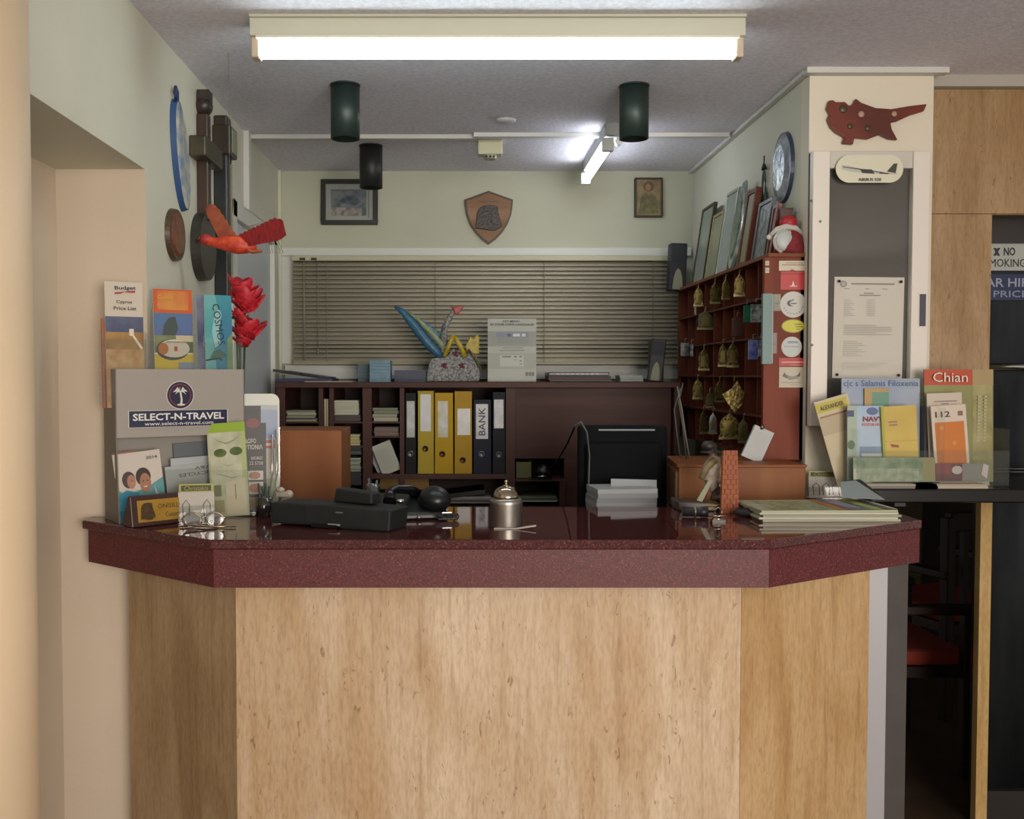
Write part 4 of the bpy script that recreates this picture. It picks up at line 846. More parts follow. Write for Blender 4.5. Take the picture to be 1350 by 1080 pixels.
o = box('brown_box', .985, 1.022, 3.03, 3.045, RZ1, 1.965, mat('#4a302a', .5, 0, '#5e4038', 60)); tag(o, 'dark brown box standing behind the plush figure on the rack', 'box')
box('lid', .984, 1.023, 3.029, 3.046, 1.965, 1.972, mat('#3c2620', .5), o)
# plush figure
q = atY(1036, 333, 2.99)
o = empty('plush_figure', T((q.x, 3.0, RZ1)), 'small plush figure with red cap and white mirror belly on the rack top', 'figure')
k = 3.0/F
m = MB(); m.lathe([(.045, 0), (.046, .02), (.036, .055), (.018, .08)], 20, (.014, 0, 0)); m.build('body', mat('#6a1a22', .9, 0, '#7c2830', 60, (1, 1, 1), .8), o)
def lump(q): return 1+.06*math.sin(9*math.atan2(q.z, q.x))
m = MB(); m.ball((-.012, -.026, .036), .033, .012, .037, 28, 10, 0, lump); m.build('white_trim', mat('#b9b9b0', .9, 0, '#a8a8a0', 80, (1, 1, 1), .8), o)
m = MB(); m.ball((-.012, -.034, .036), .026, .008, .030, 20, 8); m.build('belly', mat('#b0b4b2', .4), o)
m = MB(); m.tube([(-.052, -.012, .052), (-.03, -.02, .072), (-.004, -.022, .08), (.024, -.02, .076), (.055, -.012, .055)], [.006, .009, .01, .009, .006], 10); m.build('scarf', mat('#b8b2aa', .9), o)
m = MB(); m.ball((-.052, -.012, .050), .008); m.ball((.056, -.012, .052), .008); m.build('pompom', mat('#c8c2b8', .9), o)
m = MB(); m.ball((.008, -.006, .094), .027, .024, .022); m.build('cap', mat('#a01c28', .5), o)
m = MB(); m.ball((.006, -.008, .076), .018, .016, .014); m.build('head', mat('#b08a84', .7), o)
# silver oval and hanging ornament on right wall
c = atX(1035, 221, XR)
M_ = Matrix.Translation((XR, c.y, c.z)); o = empty('oval_wall_plate', M_, 'blue rimmed silver relief plate high on the right wall', 'plate')
m = MB(); disc(m, .092, .112, 0, -.012, .97); m.build('rim', mat('#38445c', .3), o)
m = MB(); disc(m, .082, .102, -.012, -.022, .7); m.build('relief', mat('#8a98a4', .25, .6, '#c8d0d4', 26, (1, 1, 1), 1), o)
o = empty('hanging_ornament', Matrix.Translation((XR-.012, 3.33, 0)), 'thin dark metal hanging ornament on the right wall above the frames', 'ornament')
zA = 1.46+(495-208)/F*3.33*1.0; zB = 1.46+(495-320)/F*3.33
m = MB(); m.tube([(0, 0, zA), (0, 0, zA-.05)], .0025, 6); m.build('chain', mat('#3a3c30', .4, .5), o)
m = MB(); m.tube([(0, -.012, zA-.045), (0, 0, zA-.03), (0, .012, zA-.045)], .006, 8); m.build('hanger', mat('#30342a', .4, .5), o)
m = MB(); m.tube([(0, .02*math.sin(t), (zA-.05+zB)/2+.5*(zA-.05-zB)*math.cos(t)) for t in [2*math.pi*i/24 for i in range(25)]], .004, 6); m.build('loop', mat('#4a5a52', .4, .4), o)
m = MB(); m.ball((0, 0, zB+.05), .006, .014, .04); m.build('pendant', mat('#6a4038', .4), o)
speaker('small_speaker', (893, 383), 22, 62, 4.14, 0, 2, 'small black speaker with cream oval grille on the far end of the rack', None)
# ------------------------------------------------------------------ display stand on the left of the counter
SM = T((-.832, 2.392, zt_+.0005), 35)
SI = SM.inverted(); SN = SM.to_3x3() @ Vector((0, 1, 0))
def onS(px, py, off=0):
    """point on the plane 'off' metres behind the stand's face, in the stand's own frame"""
    d = ray(px, py); o0 = Vector((0, 0, EYE)); p0_ = SM @ Vector((0, off, 0)); t = (p0_-o0).dot(SN)/d.dot(SN)
    return SI @ (o0+d*t)
CARD = mat('#9a948c', .45); CARDS = mat('#6e6a62', .5)
SW = onS(322, 490).x; SH = .375; hz = onS(148, 578).z
st = empty('leaflet_display_stand', SM, 'grey cardboard leaflet display stand with palm tree logo on the left counter end', 'display stand')
for xx in (0, SW-.003): MB().prism([(0, SH), (0, hz), (-.02, 0), (.10, 0), (.10, SH)], xx, xx+.003, 'x').build('side_panel', CARDS, st)
box('header_panel', .003, SW-.003, 0, .003, hz, SH, CARD, st)
box('rear_panel', .003, SW-.003, .097, .10, 0, SH, mat('#7f7a72', .5), st)
m = MB(); m.prism([(.055, 0), (.058, 0), (.058, hz), (.055, hz)], .003, SW-.003, 'x'); m.build('pocket_back', mat('#8d8880', .5), st)
box('shelf', .003, SW-.003, .003, .097, SH-.10, SH-.097, CARDS, st)
box('pocket_front', .003, SW-.003, -.019, -.0175, .0, .03, clear('acrylic', '#fafbfa', .05), st)
# header print
c = onS(237.5, 521); a_ = onS(170, 563); b_ = onS(299, 541); rad = .5*(onS(237, 502).z-onS(237, 539).z)
m = MB(); ms = [mat('#141c40', .35), mat('#8a2a2c', .4), mat('#0e1636', .35), mat('#d4d0c4', .4), mat('#b8b4b0', .4)]
def dq(poly, mi, yy): m.add([(x, yy, z) for x, z in poly], [list(range(len(poly)))], mi)
dq(arc(c.x, c.z, rad*1.0, rad, 32), 3, -.0005); dq(arc(c.x, c.z, rad*.95, rad*.95, 32), 0, -.0008); dq(arc(c.x, c.z, rad*.80, rad*.80, 32), 1, -.0011); dq(arc(c.x, c.z, rad*.74, rad*.74, 32), 2, -.0014)
zb0 = onS(235, 562).z; zb1 = onS(235, 541).z
dq(R(a_.x-.002, zb0-.001, b_.x+.002, zb1+.001), 3, -.0011); dq(R(a_.x, zb0, b_.x, zb1), 0, -.0017)
# palm tree
r_ = rad
dq([(c.x-.06*r_, c.z+.25*r_), (c.x+.06*r_, c.z+.25*r_), (c.x+.16*r_, c.z-.35*r_), (c.x+.12*r_, c.z-.7*r_), (c.x-.04*r_, c.z-.7*r_), (c.x+.02*r_, c.z-.3*r_)], 3, -.0020)
dq(arc(c.x+.05*r_, c.z-.68*r_, .3*r_, .07*r_, 12), 3, -.0021)
for an, ln in ((15, .55), (55, .5), (100, .42), (130, .5), (168, .55), (-18, .45), (198, .42)):
    A = math.radians(an); tip = (c.x+r_*ln*math.cos(A), c.z+.25*r_+r_*ln*math.sin(A)*.7-.12*r_*abs(math.cos(A))); mid = (c.x+r_*ln*.6*math.cos(A), c.z+.25*r_+r_*ln*.85*math.sin(A)*.7+.10*r_)
    mid2 = (c.x+r_*ln*.5*math.cos(A), c.z+.25*r_+r_*ln*.4*math.sin(A)*.7-.02*r_)
    dq([(c.x, c.z+.25*r_), mid, tip, mid2], 3, -.0022-.00005*an/200)
m.build('header_logo', ms, st)
m = MB()
for s_, cz_, w_, h_, bo in (('SELECT-N-TRAVEL', zb0+(zb1-zb0)*.62, (b_.x-a_.x)*.93, (zb1-zb0)*.44, .025), ('www.select-n-travel.com', zb0+(zb1-zb0)*.2, (b_.x-a_.x)*.7, (zb1-zb0)*.22, .005)):
    g, fs = text_geo(s_, w_, h_, bo); m.add([((a_.x+b_.x)/2+x, -.0025, cz_+z) for x, z in g], fs)
m.build('lettering', mat('#dcdad6', .4), st)
# clear pockets above the header
AC = clear('acrylic', '#fafbfa', .05)
def sflyer(name, lb, cat, quad, off, items, texts=(), Tk=.004, page='#dcd8ce', lean=0, zbase=None, ry=None, extra=0):
    """quad: bottom-left, bottom-right, top-left pixel of the leaflet on the stand's plane"""
    bl_, br_, tl_ = [onS(px, py, off) for px, py in quad]
    v = br_-bl_; W = math.hypot(v.x, v.z); H = math.hypot(tl_.x-bl_.x, tl_.z-bl_.z)
    an = -math.degrees(math.atan2(v.z, v.x)) if ry is None else ry
    c_ = (bl_+br_)/2
    if zbase is not None and c_.z > zbase:
        e = c_.z-zbase; H0 = H; H += e; c_.z = zbase
        fv = lambda v: (e+v*H0)/H if v > .001 else 0.0
        items = [(c9, [(u, fv(v)) for u, v in p9]) for c9, p9 in items]
        texts = [(t[0], t[1], fv(t[2]), t[3]*(H0/H if len(t) > 6 and abs(t[6]) > 30 else 1), t[4]*(1 if len(t) > 6 and abs(t[6]) > 30 else H0/H), *t[5:]) for t in texts]
    M_ = SM @ T((c_.x, off, c_.z), 0, -lean, an)
    return flyer(name, lb, cat, W, H, Tk, M_, items, texts, page)
SAND = mat('#b08a48', .5, 0, '#8a6430', 14); SEA = mat('#3c4666', .4, 0, '#6a6c84', 8)
o = sflyer('travel_leaflet', 'car rental price list leaflet, first in the back row of the grey stand', 'leaflet', ((141, 486), (191, 486), (138, 370)), .035,
   [('#c9bfae', R(0, 0, 1, 1)), (SEA, R(0, .40, 1, .60)), (SAND, R(0, .0, 1, .42)), (mat('#a87840', .5, 0, '#c0a070', 30), R(0, 0, 1, .22)), ('#d8cfb8', R(.62, .38, .74, .46)), ('#dcd2bc', [(.66, .40), (.72, .40), (.98, .24), (.92, .22)]), ('#a8261f', [(.26, .855), (.8, .88), (.8, .905), (.26, .875)]), ('#c9bfae', [(.5, .88), (.72, .875), (.68, .862), (.4, .86)])],
   [('Budget', .54, .925, .56, .055, '#2a2c50', 2, .02), ('Cyprus', .5, .765, .42, .045, '#4a3c3c', 0, .02), ('Price List', .52, .695, .6, .042, '#4a3c3c', 0, .02)], lean=2, zbase=SH-.095)
MB().box(-.056, -.050, .001, .005, 0, .22).build('red_edge', mat('#a0522c', .5), o)
o = sflyer('travel_leaflet', 'orange topped leaflet with blue sea picture, middle of the back row on the stand', 'leaflet', ((205, 486), (256, 486), (199, 380)), .035,
   [('#c05420', R(0, .7, 1, 1)), (mat('#c0602a', .5, 0, '#c88a3c', 14), R(.1, .74, .9, .98)), (mat('#4a6c94', .5, 0, '#585a90', 6), R(0, .42, 1, .7)), ('#3c4a46', [(.2, .40), (.25, .55), (.38, .64), (.55, .66), (.62, .5), (.5, .38)]), (mat('#7a8458', .5, 0, '#4c5c3c', 16), R(0, .2, 1, .42)), ('#b8b090', R(.55, .34, 1, .42)),
    ('#c0a820', R(0, .0, 1, .18)), ('#3a3640', arc(.46, .24, .42, .135)), ('#c4bca8', arc(.5, .255, .40, .115)), ('#a8641c', arc(.22, .25, .13, .075)), ('#7c8a9a', R(.6, .0, 1, .08)), ('#a83c1c', R(.5, .22, .58, .28))],
   [('Guide', .3, .90, .4, .05, '#d8a030'), ('RESTAURANT', .55, .335, .5, .022, '#5a3a30')], lean=2, zbase=SH-.095)
o = sflyer('travel_leaflet', 'dark blue leaflet edge behind the curved turquoise brochure', 'leaflet', ((262, 486), (290, 486), (257, 388)), .038,
   [(mat('#3c4468', .4, 0, '#8088a0', 8), R(0, 0, .45, 1)), ('#1c2450', [(.35, 0), (.9, 0), (.7, .5), (1, 1), (.6, 1), (.4, .5)])], [('CYPRUS', .35, .45, .3, .12, '#b8bccc', 85)], lean=2, zbase=SH-.095)
o = sflyer('travel_brochure', 'turquoise cruise brochure with its title written downwards, right end of the back row', 'brochure', ((272, 486), (308, 486), (273, 388)), .030,
   [(mat('#3c8c98', .35, 0, '#2c5c8c', 5), R(0, 0, 1, 1)), (mat('#4a9898', .35, 0, '#78b0b0', 7), [(0, 0), (.5, 0), (.3, .4), (.5, .8), (.4, 1), (0, 1)]), ('#14182c', [(0, .10), (.5, .13), (.6, .10), (.6, .125), (.5, .155), (0, .12)]),
    (mat('#4c7050', .4, 0, '#2c4c58', 20), [(.15, .14), (.3, .24), (.55, .26), (.8, .18), (.6, .14)]), ('#8cb8b8', [(.35, .28), (.25, .5), (.35, .72), (.52, .82), (.62, .74), (.5, .5), (.55, .34)]), (mat('#5c8068', .4, 0, '#7a8c58', 12), [(.8, .4), (1, .5), (1, 0), (.72, 0)])],
   [('COSMOS', .50, .60, .56, .26, '#101828', -82, 0)], lean=2, zbase=SH-.095)
m = MB()
for i, (pa_, pb2) in enumerate(((135, 194), (196, 256), (258, 320))):
    u0 = onS(pa_, 480, .02).x; u1 = onS(pb2, 480, .02).x; zp = onS(150, 447 if i == 0 else 449, .02).z
    m.box(u0, u1, .020, .0215, SH-.09, zp); m.box(u0, u0+.0015, .0215, .05, SH-.09, zp+.02); m.box(u1-.0015, u1, .0215, .05, SH-.09, zp+.02)
m.build('clear_pocket', AC, st)
# lower pocket leaflets
o = sflyer('travel_brochure', 'white 2014 holiday brochure with two smiling faces in the lower pocket', 'brochure', ((160, 692), (222, 684), (150, 599)), -.004,
   [('#c6bdb0', R(0, 0, 1, 1)), (mat('#4a9a94', .4, 0, '#5c8c98', 6), [(0, 0), (1, 0), (1, .60), (.75, .52), (.5, .46), (.2, .42), (0, .5)]), ('#3a2620', arc(.27, .62, .14, .12, 20)), ('#a8745a', arc(.32, .59, .09, .10, 16)), ('#2f86a0', [(.0, 0), (.0, .42), (.2, .48), (.45, .42), (.5, 0)]),
    ('#2e1f18', arc(.58, .64, .16, .13, 20)), ('#9c6c50', arc(.61, .55, .12, .14, 20)), ('#d8d0c4', [(.55, .5), (.60, .505), (.66, .505), (.61, .485)]), ('#2a1c16', arc(.57, .58, .018, .01, 8)), ('#2a1c16', arc(.66, .58, .018, .01, 8)), ('#b47a5e', [(.61, .57), (.64, .53), (.6, .53)]), ('#2a1c16', arc(.33, .61, .014, .008, 8)), ('#c8b0a4', [(.3, .565), (.36, .57), (.33, .555)]), ('#3fa0a8', [(.36, 0), (.45, .36), (.6, .4), (.78, .36), (.9, 0)]), ('#b4b0ac', [(.78, .5), (.95, .2), (.98, 0), (.85, 0), (.8, .3)])],
   [('2014', .80, .90, .24, .045, '#4c4844')], lean=6, ry=-5)
box('coral_back_sheet', -.055, .0, .005, .007, .03, .178, mat('#a05a4c', .5), o)
o = sflyer('travel_brochure', 'grey bicycles leaflet with upside down heading behind the nameplate', 'brochure', ((225, 690), (288, 682), (215, 616)), .008,
   [('#8f9490', R(0, 0, 1, 1)), ('#a3a8a6', [(.0, .95), (1, .9), (1, 1), (0, 1)])], [('BICYCLES', .62, .82, .62, .07, '#3a4444', 180, .01), ('V&V', .78, .92, .3, .06, '#3a4444', 180, .01)], lean=5, ry=-4)
o = sflyer('paper_sheet', 'pale blue-grey papers at the back of the lower pocket of the grey stand', 'papers', ((229, 640), (285, 636), (229, 604)), .02, [('#a9b0b2', R(0, 0, 1, 1))], (), lean=3, zbase=.003, ry=-2)
o = sflyer('paper_sheet', 'dim slate sheet standing behind the green leaflet', 'papers', ((232, 640), (290, 636), (232, 584)), .045, [('#5f686c', R(0, 0, 1, 1))], (), lean=0, zbase=.003, ry=-2, page='#5f686c')
# tall green leaflet (stands in front)
q = onS(300, 683, -.03)
GM = SM @ T((q.x, -.052, .0), -31, -7, -4)
Wg = .096; Hg = .240
o = flyer('green_leaflet', 'tall leaflet with lime green header and two green shrubs, in front of the grey stand', 'leaflet', Wg, Hg, .012, GM,
   [('#b4b69a', R(0, 0, 1, 1)), (mat('#a9ab90', .5, 0, '#c4c6ac', 22), R(.04, .02, .96, .9)), ('#8fae2c', R(0, .90, 1, 1)), ('#a8b878', R(.88, .35, 1, .9)), (mat('#39501c', .5, 0, '#5a7030', 50), arc(.32, .68, .17, .045, 20)), (mat('#39501c', .5, 0, '#54682c', 50), arc(.74, .69, .17, .045, 20)),
    ('#8a8c78', [(.1, .86), (.3, .80), (.5, .77), (.7, .80), (.9, .87), (.7, .815), (.5, .785), (.3, .81)]), ('#90927c', [(.3, .57), (.5, .53), (.7, .56), (.5, .54)]), ('#8a8c78', [(.1, .47), (.35, .44), (.6, .40), (.9, .43), (.6, .41), (.35, .45)]),
    ('#c9c0a4', [(.42, .02), (.95, .02), (.95, .40), (.42, .36)]), ('#9a9470', R(.12, .05, .36, .18)), ('#7c7a5c', R(.12, .22, .3, .34)), ('#6a6a5a', R(.66, .18, .68, .34))], (), '#b8b89c')
sf = MB(); sf.box(-.052, .052, -.012, -.0105, 0, .12); sf.box(-.052, -.0505, -.0105, .02, 0, .14); sf.box(.0505, .052, -.0105, .03, 0, .14); sf.box(-.052, .052, -.03, .03, 0, .003)
tag(sf.build('clear_leaflet_holder', AC, None, SM @ T((q.x, -.052, -.0003), -31, 0, 0)), 'clear plastic holder carrying the tall green leaflet', 'leaflet holder')
# nameplate
q = atZ(212, 694, zt_); NM = T((atZ(170, 696, zt_).x, atZ(170, 696, zt_).y+.012, zt_+.001), 17)
n0 = atZ(178, 697, zt_); n1 = atZ(240, 690, zt_+.0)
NM = T((n0.x, n0.y+.01, zt_+.001), math.degrees(math.atan2((n1-n0).y, (n1-n0).x)))
o = empty('desk_nameplate', NM, 'dark wooden block nameplate with engraved brass plate by the grey stand', 'nameplate')
Wn = (n1-n0).length*1.22; m = MB(); m.prism([(0, 0), (.05, 0), (.05, .02), (.022, .073), (.012, .073)], -.010, Wn, 'x'); m.build('block', mat('#3a2018', .35), o, None, .002)
PM = T((0, 0, 0), 0, -9.5)
pl_ = MB().box(.006, Wn-.004, -.0015, .0008, .010, .062).build('brass_plate', mat('#a8812e', .35, .5, '#bc9440', 10), o, PM)
mb = MB()
hd2 = [(330, 740), (345, 640), (350, 560), (375, 505), (420, 475), (490, 465), (580, 475), (600, 500), (595, 540), (610, 590), (625, 640), (650, 710), (610, 740), (560, 765), (480, 760), (400, 745)]
mb.prism([(.012+(x-330)/320*.038, .056-(y-465)/300*.042) for x, y in hd2], -.0028, -.0015); mb.build('engraved_head', mat('#4e3818', .4, 0, '#3a2810', 120), pl_)
mb = MB()
for s_, cx_, cz_, w_, h_ in (('ONISILLOS', .095, .045, .075, .011), ('Customer', .098, .024, .045, .012)):
    g, fs = text_geo(s_, w_, h_); mb.add([(cx_+x, -.0024, cz_+z) for x, z in g], fs)
mb.build('lettering', mat('#4a3618', .5), pl_)
# card holder with coupons
def card_holder(name, lb, px0, px1, pyb, pyt, z=zt_, rz=0, flip=False):
    q = atZ((px0+px1)/2, pyb, z); k = q.y/F; W = (px1-px0)*k; H = (pyb-pyt)*k
    o = empty(name, T((q.x, q.y, z+.001), rz), lb, 'card holder')
    m = MB(); m.box(-W/2, W/2, -.012, -.010, 0, H*.42); m.box(-W/2, W/2, -.03, .03, 0, .002); m.build('clear_base', AC, o)
    c_ = MB().box(-W*.48, W*.48, -.008, 0, 0.002, H*.95).build('yellow_cards', mat('#9c9c20', .4), o, T((0, 0, 0), 0, -10))
    m = MB(); m.box(-W*.42, W*.42, -.0095, -.0082, H*.77, H*.91); m.build('dark_band', mat('#33341c', .5), c_)
    g, fs = text_geo('Christakis', W*.66, H*.11, .005); m = MB(); m.add([(x, -.0102, H*.84+z_) for x, z_ in g], fs); m.build('lettering', mat('#8a8a30', .5), c_)
    c2 = MB().box(-W*.5, W*.5, -.0135, -.0105, .001, H*.74).build('white_coupons', mat('#b4afa4', .5), o, T((0, 0, 0), 0, -10))
    for cx_ in ((-.28, 0, .28) if flip else (-.28, .3)):
        m = MB(); m.tube([(W*(cx_-.08), -.0145, H*.12), (W*(cx_-.10), -.0145, H*.42), (W*cx_, -.0145, H*.54), (W*(cx_+.09), -.0145, H*.42), (W*(cx_+.09), -.0145, H*.12)], .0012, 6); m.build('printed_arch', mat('#6c6c6a', .5), c2)
    return o
card_holder('card_holder', 'small clear holder of white and yellow cards between nameplate and green leaflet', 236, 282, 688, 636, rz=14)
card_holder('card_holder', 'small clear holder of white and yellow cards on the right counter end', 1066, 1110, 658, 620, rz=-8, flip=True)
# spectacles
q = atZ(268, 696, zt_); o = empty('spectacles', T((q.x, q.y, zt_), 12), 'folded metal rimmed spectacles lying before the green leaflet', 'spectacles')
ME = mat('#a09078', .2, .9)
for sx in (-.026, .026):
    m = MB(); m.tube([(sx+.021*math.cos(t), -.004, .020+.016*math.sin(t)) for t in [2*math.pi*i/20 for i in range(21)]], .0014, 6); m.build('lens_rim', ME, o)
    m = MB(); m.M = Matrix.Translation((sx, -.004, .020)) @ Matrix.Rotation(math.pi/2, 4, 'X'); m.lathe([(.0, 0), (.014, 0), (.020, .0005)], 20); m.build('lens', clear('lens', '#e8eae8', .25, .03), o)
m = MB(); m.tube([(-.006, -.004, .024), (0, -.005, .028), (.006, -.004, .024)], .0014, 6); m.build('bridge', ME, o)
m = MB(); m.tube([(-.048, -.004, .024), (-.04, -.012, .010), (.03, -.016, .004), (.075, -.018, .004)], .0022, 8); m.build('temple_arm', ME, o)
m = MB(); m.tube([(.048, -.004, .024), (.046, .006, .010), (-.02, .012, .004), (-.055, .012, .003)], .0022, 8); m.build('temple_arm', ME, o)
# second leaflet holder with Greek leaflet
q0 = atZ(322, 686, zt_); q1 = atZ(356, 672, zt_)
HM = T((atY(343, 670, 2.60).x, 2.60, zt_+.001), 12)
k = 2.60/F; Wh = 52*k; Hh = atY(343, 520, 2.58).z-zt_
o = empty('acrylic_leaflet_holder', HM, 'tall curved acrylic holder with leaflets right of the grey stand', 'leaflet holder')
m = MB(); bpts = arc(0, 0, 1, 1, 6, 0, 90)
rr_ = .02
pl2 = [(-Wh/2, 0), (Wh/2, 0)]+[(Wh/2-rr_+rr_*x, Hh-rr_+rr_*z) for x, z in bpts]+[(-Wh/2+rr_-rr_*z, Hh-rr_+rr_*x) for x, z in bpts]
m.prism(pl2, .01, .013); m.build('back_plate', mat('#b6b8ac', .3), o)
m = MB(); m.box(Wh/2-.004, Wh/2, -.03, .01, 0, Hh*.72); m.box(-Wh/2, Wh/2, -.04, .01, 0, .003); m.build('side_wall', AC, o)
m = MB(); m.tube([(Wh/2-.020, -.034, Hh*.66), (Wh/2-.020, -.036, Hh*.35), (Wh/2-.030, -.040, Hh*.12), (Wh/2-.045, -.045, .004)], .0035, 8); m.tube([(Wh/2-.008, -.032, Hh*.70), (Wh/2-.008, -.034, Hh*.35), (Wh/2-.018, -.040, Hh*.12), (Wh/2-.03, -.045, .004)], .003, 8); m.build('curved_lip', mat('#a8a8a0', .1, .5), o)
flyer('black_leaflet', 'black leaflet with white Greek lettering in the tall acrylic holder', 'leaflet', Wh*.56, Hh*.86, .004, HM @ T((-Wh*.12, -.012, .012), 0, -2),
   [('#17130f', R(0, 0, 1, 1)), ('#6a1c20', arc(.42, .83, .30, .05, 16)), ('#b0aca0', R(.1, .27, .86, .36)), ('#b0aca0', R(.1, .13, .86, .25)), ('#8a5a40', arc(.48, .315, .26, .038, 14)), ('#94603c', arc(.5, .19, .28, .045, 14)), ('#8a6a4c', R(0, 0, 1, .10))],
   [('ΔΩΡΟ', .30, .655, .5, .045, '#c4c0b6', 0, .02), ('ΥΠΟΝΙΑ', .44, .595, .8, .045, '#c4c0b6', 0, .02), ('ΜΟΝΟ', .58, .485, .5, .032, '#b8b4aa', 0, .02), ('22 5758', .55, .435, .6, .034, '#b8b4aa', 0, .01)])
flyer('blue_leaflet', 'pale blue and red leaflet behind the black Greek leaflet', 'leaflet', Wh*.42, Hh*.86, .003, HM @ T((Wh*.24, -.004, .012)),
   [('#a4acb4', R(0, 0, 1, 1)), (mat('#7c90b4', .4, 0, '#98a0a8', 8), R(0, .68, 1, .96)), ('#b0aca0', R(0, 0, 1, .66)), ('#b0463c', R(.12, .58, .82, .66)), ('#c4c0b4', R(.3, .605, .7, .63)), ('#8a9470', R(.1, .0, .9, .28))], ())
# little things in front of the orange cabinet
o = empty('pen_pot', T((atY(348, 680, 2.50).x, 2.50, zt_)), 'small metal pen pot with pens behind the black phone', 'pen pot')
m = MB(); m.lathe([(0, .002), (.020, .002), (.020, .05), (.0185, .05), (.0185, .004), (0, .004)], 20); m.build('pot', mat('#5a5a58', .15, .8), o)
m = MB()
for i in range(4): m.tube([(-.006+.004*i, 0, .01), (-.014+.009*i, .004, .085-.007*(i % 2))], .0028, 6)
m.build('pen', mat('#39453f', .3), o)
o = empty('white_ornament', T((atY(375, 675, 2.60).x, 2.60, zt_)), 'small white porcelain ornament in front of the orange cabinet', 'ornament')
m = MB(); m.lathe([(0, 0), (.018, 0), (.012, .01), (.016, .025), (.010, .04)], 16); m.build('base', mat('#8c8478', .3), o)
m = MB(); m.box(-.02, .012, -.012, .012, .040, .052); m.ball((-.01, -.002, .058), .012, .008, .007); m.ball((.012, .0, .045), .012); m.build('figure', mat('#bcb4a4', .3), o)
# dark desk device, phone
q0 = atZ(357, 692, zt_); q1 = atZ(513, 702, zt_)
an = math.degrees(math.atan2(q1.y-q0.y, q1.x-q0.x)); Wd = (q1-q0).length
o = empty('desktop_machine', T((q0.x, q0.y, zt_), an), 'flat dark grey desktop machine with a raised lid block left of the bell', 'machine')
DG = mat('#14191b', .6, 0, '#181e1f', 30)
h1 = .055
m = MB(); m.prism([(0, .004), (Wd*.55, .004), (Wd*.62, -.0), (Wd, 0), (Wd+.004, h1*.9), (Wd*.5, h1), (0, h1*.98)], 0, .10); m.build('body', DG, o, None, .004)
m = MB(); m.box(Wd*.995, Wd, .01, .09, .004, h1*.7); m.box(Wd*.36, Wd*.58, -.006, .0, .002, .010); m.build('lower_tray', mat('#0e1112', .3), o)
m = MB(); m.box(Wd*.30, Wd*.302, -.0006, 0, .01, h1-.004); m.build('seam', mat('#0b0d0e', .5), o)
m = MB(); m.box(Wd*.56, Wd*.62, -.001, 0, h1*.68, h1*.74); m.build('badge', mat('#7c8484', .3, .5), o)
m = MB(); m.M = T((Wd*.62, .06, h1), -6, 0, 0); m.prism([(-.055, 0), (.055, 0), (.055, .026), (-.048, .034)], -.01, .03); m.build('lid_block', mat('#191e20', .5), o, None, .004)
m = MB(); m.box(Wd*.5, Wd*.60, -.004, -.001, .008, .012); m.build('paper_lip', mat('#9aa09c', .3), o)
o = empty('desk_telephone', T((atZ(560, 686, zt_).x, atZ(560, 686, zt_).y, zt_), 12), 'black desk telephone with handset and coiled cord left of the bell', 'telephone')
BKM = mat('#15171a', .35); BK2 = mat('#0d0e10', .25)
m = MB(); m.prism([(-.0, 0), (.15, 0), (.15, .055), (0, .018)], -.10, .06, 'x'); m.build('base', BKM, o, None, .006)
m = MB(); m.ball((.032, .055, .045), .040, .055, .034, 20, 12, 0, lambda v: 1+.12*max(0, v.x)-.10*max(0, v.z)*abs(v.x)); m.build('cover', BKM, o)
m = MB(); m.tube([(-.085, .02, .045), (-.08, .05, .066), (-.06, .08, .070), (-.02, .10, .066), (.0, .12, .05)], [.017, .013, .011, .013, .017], 12); m.build('handset', BK2, o)
m = MB(); m.tube([(.03+.02*math.cos(i*.9)*.35+i*.0008, -.022+.004*math.sin(i*.9), .010+.006*math.sin(i*.9)) for i in range(60)], .0022, 5); m.build('coiled_cord', BK2, o)
m = MB(); m.ball((-.06, .01, .048), .012, .008, .006, 12, 8); m.build('chrome_cap', mat('#b0b0ac', .1, 1), o)
m = MB(); m.box(.042, .066, -.012, -.004, .016, .02); m.ball((-.015, -.004, .002+.006), .006, .004, .004, 10, 6); m.build('silver_button', mat('#a0a0a0', .2, .8), o)
q = atZ(490, 676, zt_); o = empty('clear_pen_cup', T((q.x, q.y+.05, zt_)), 'small clear plastic cup with pens behind the flat dark machine', 'pen cup')
m = MB(); m.lathe([(0, .002), (.018, .002), (.020, .07), (.0185, .07), (.017, .004), (0, .004)], 20); m.build('cup', clear('cup', '#cfd4d2', .2, .1), o)
m = MB(); m.tube([(-.005, 0, .006), (-.012, 0, .085)], .003, 6); m.tube([(.004, 0, .006), (.010, 0, .08)], .003, 6); m.build('pen', mat('#5a6060', .3), o)
# bell
q = atZ(668, 697, zt_); o = empty('counter_bell', T((q.x, q.y+.034, zt_)), 'silver domed service bell with button on the counter front', 'bell')
k = q.y/F
m = MB(); m.lathe([(0, 0), (21.5*k, 0), (22*k, 2*k), (22*k, 31*k), (22.5*k, 34*k), (21*k, 37*k), (17*k, 39*k), (0, 39*k)], 48); m.build('base', mat('#a8a49c', .38, 1), o)
m = MB(); m.lathe([(17.5*k, 39.5*k), (17.8*k, 40.5*k), (17*k, 43*k), (14.5*k, 49*k), (9.5*k, 53*k), (5*k, 54.2*k), (0, 54.6*k)], 48); m.build('dome', mat('#b8ac98', .12, 1), o)
m = MB(); m.lathe([(5*k, 54.2*k), (5*k, 55.4*k), (1.6*k, 56*k), (1.6*k, 60*k), (0, 60*k)], 20); m.ball((0, 0, 60.5*k), 2.6*k, None, 1.9*k, 14, 8); m.build('button', mat('#c4bca8', .12, 1), o)
q = atZ(679, 698, zt_)
m = MB(); k = q.y/F; m.prism([(-28*k, .0006), (2*k, .0005), (28*k, .0075), (28*k, .0092), (2*k, .0022), (-28*k, .0022)], -.004, .012)
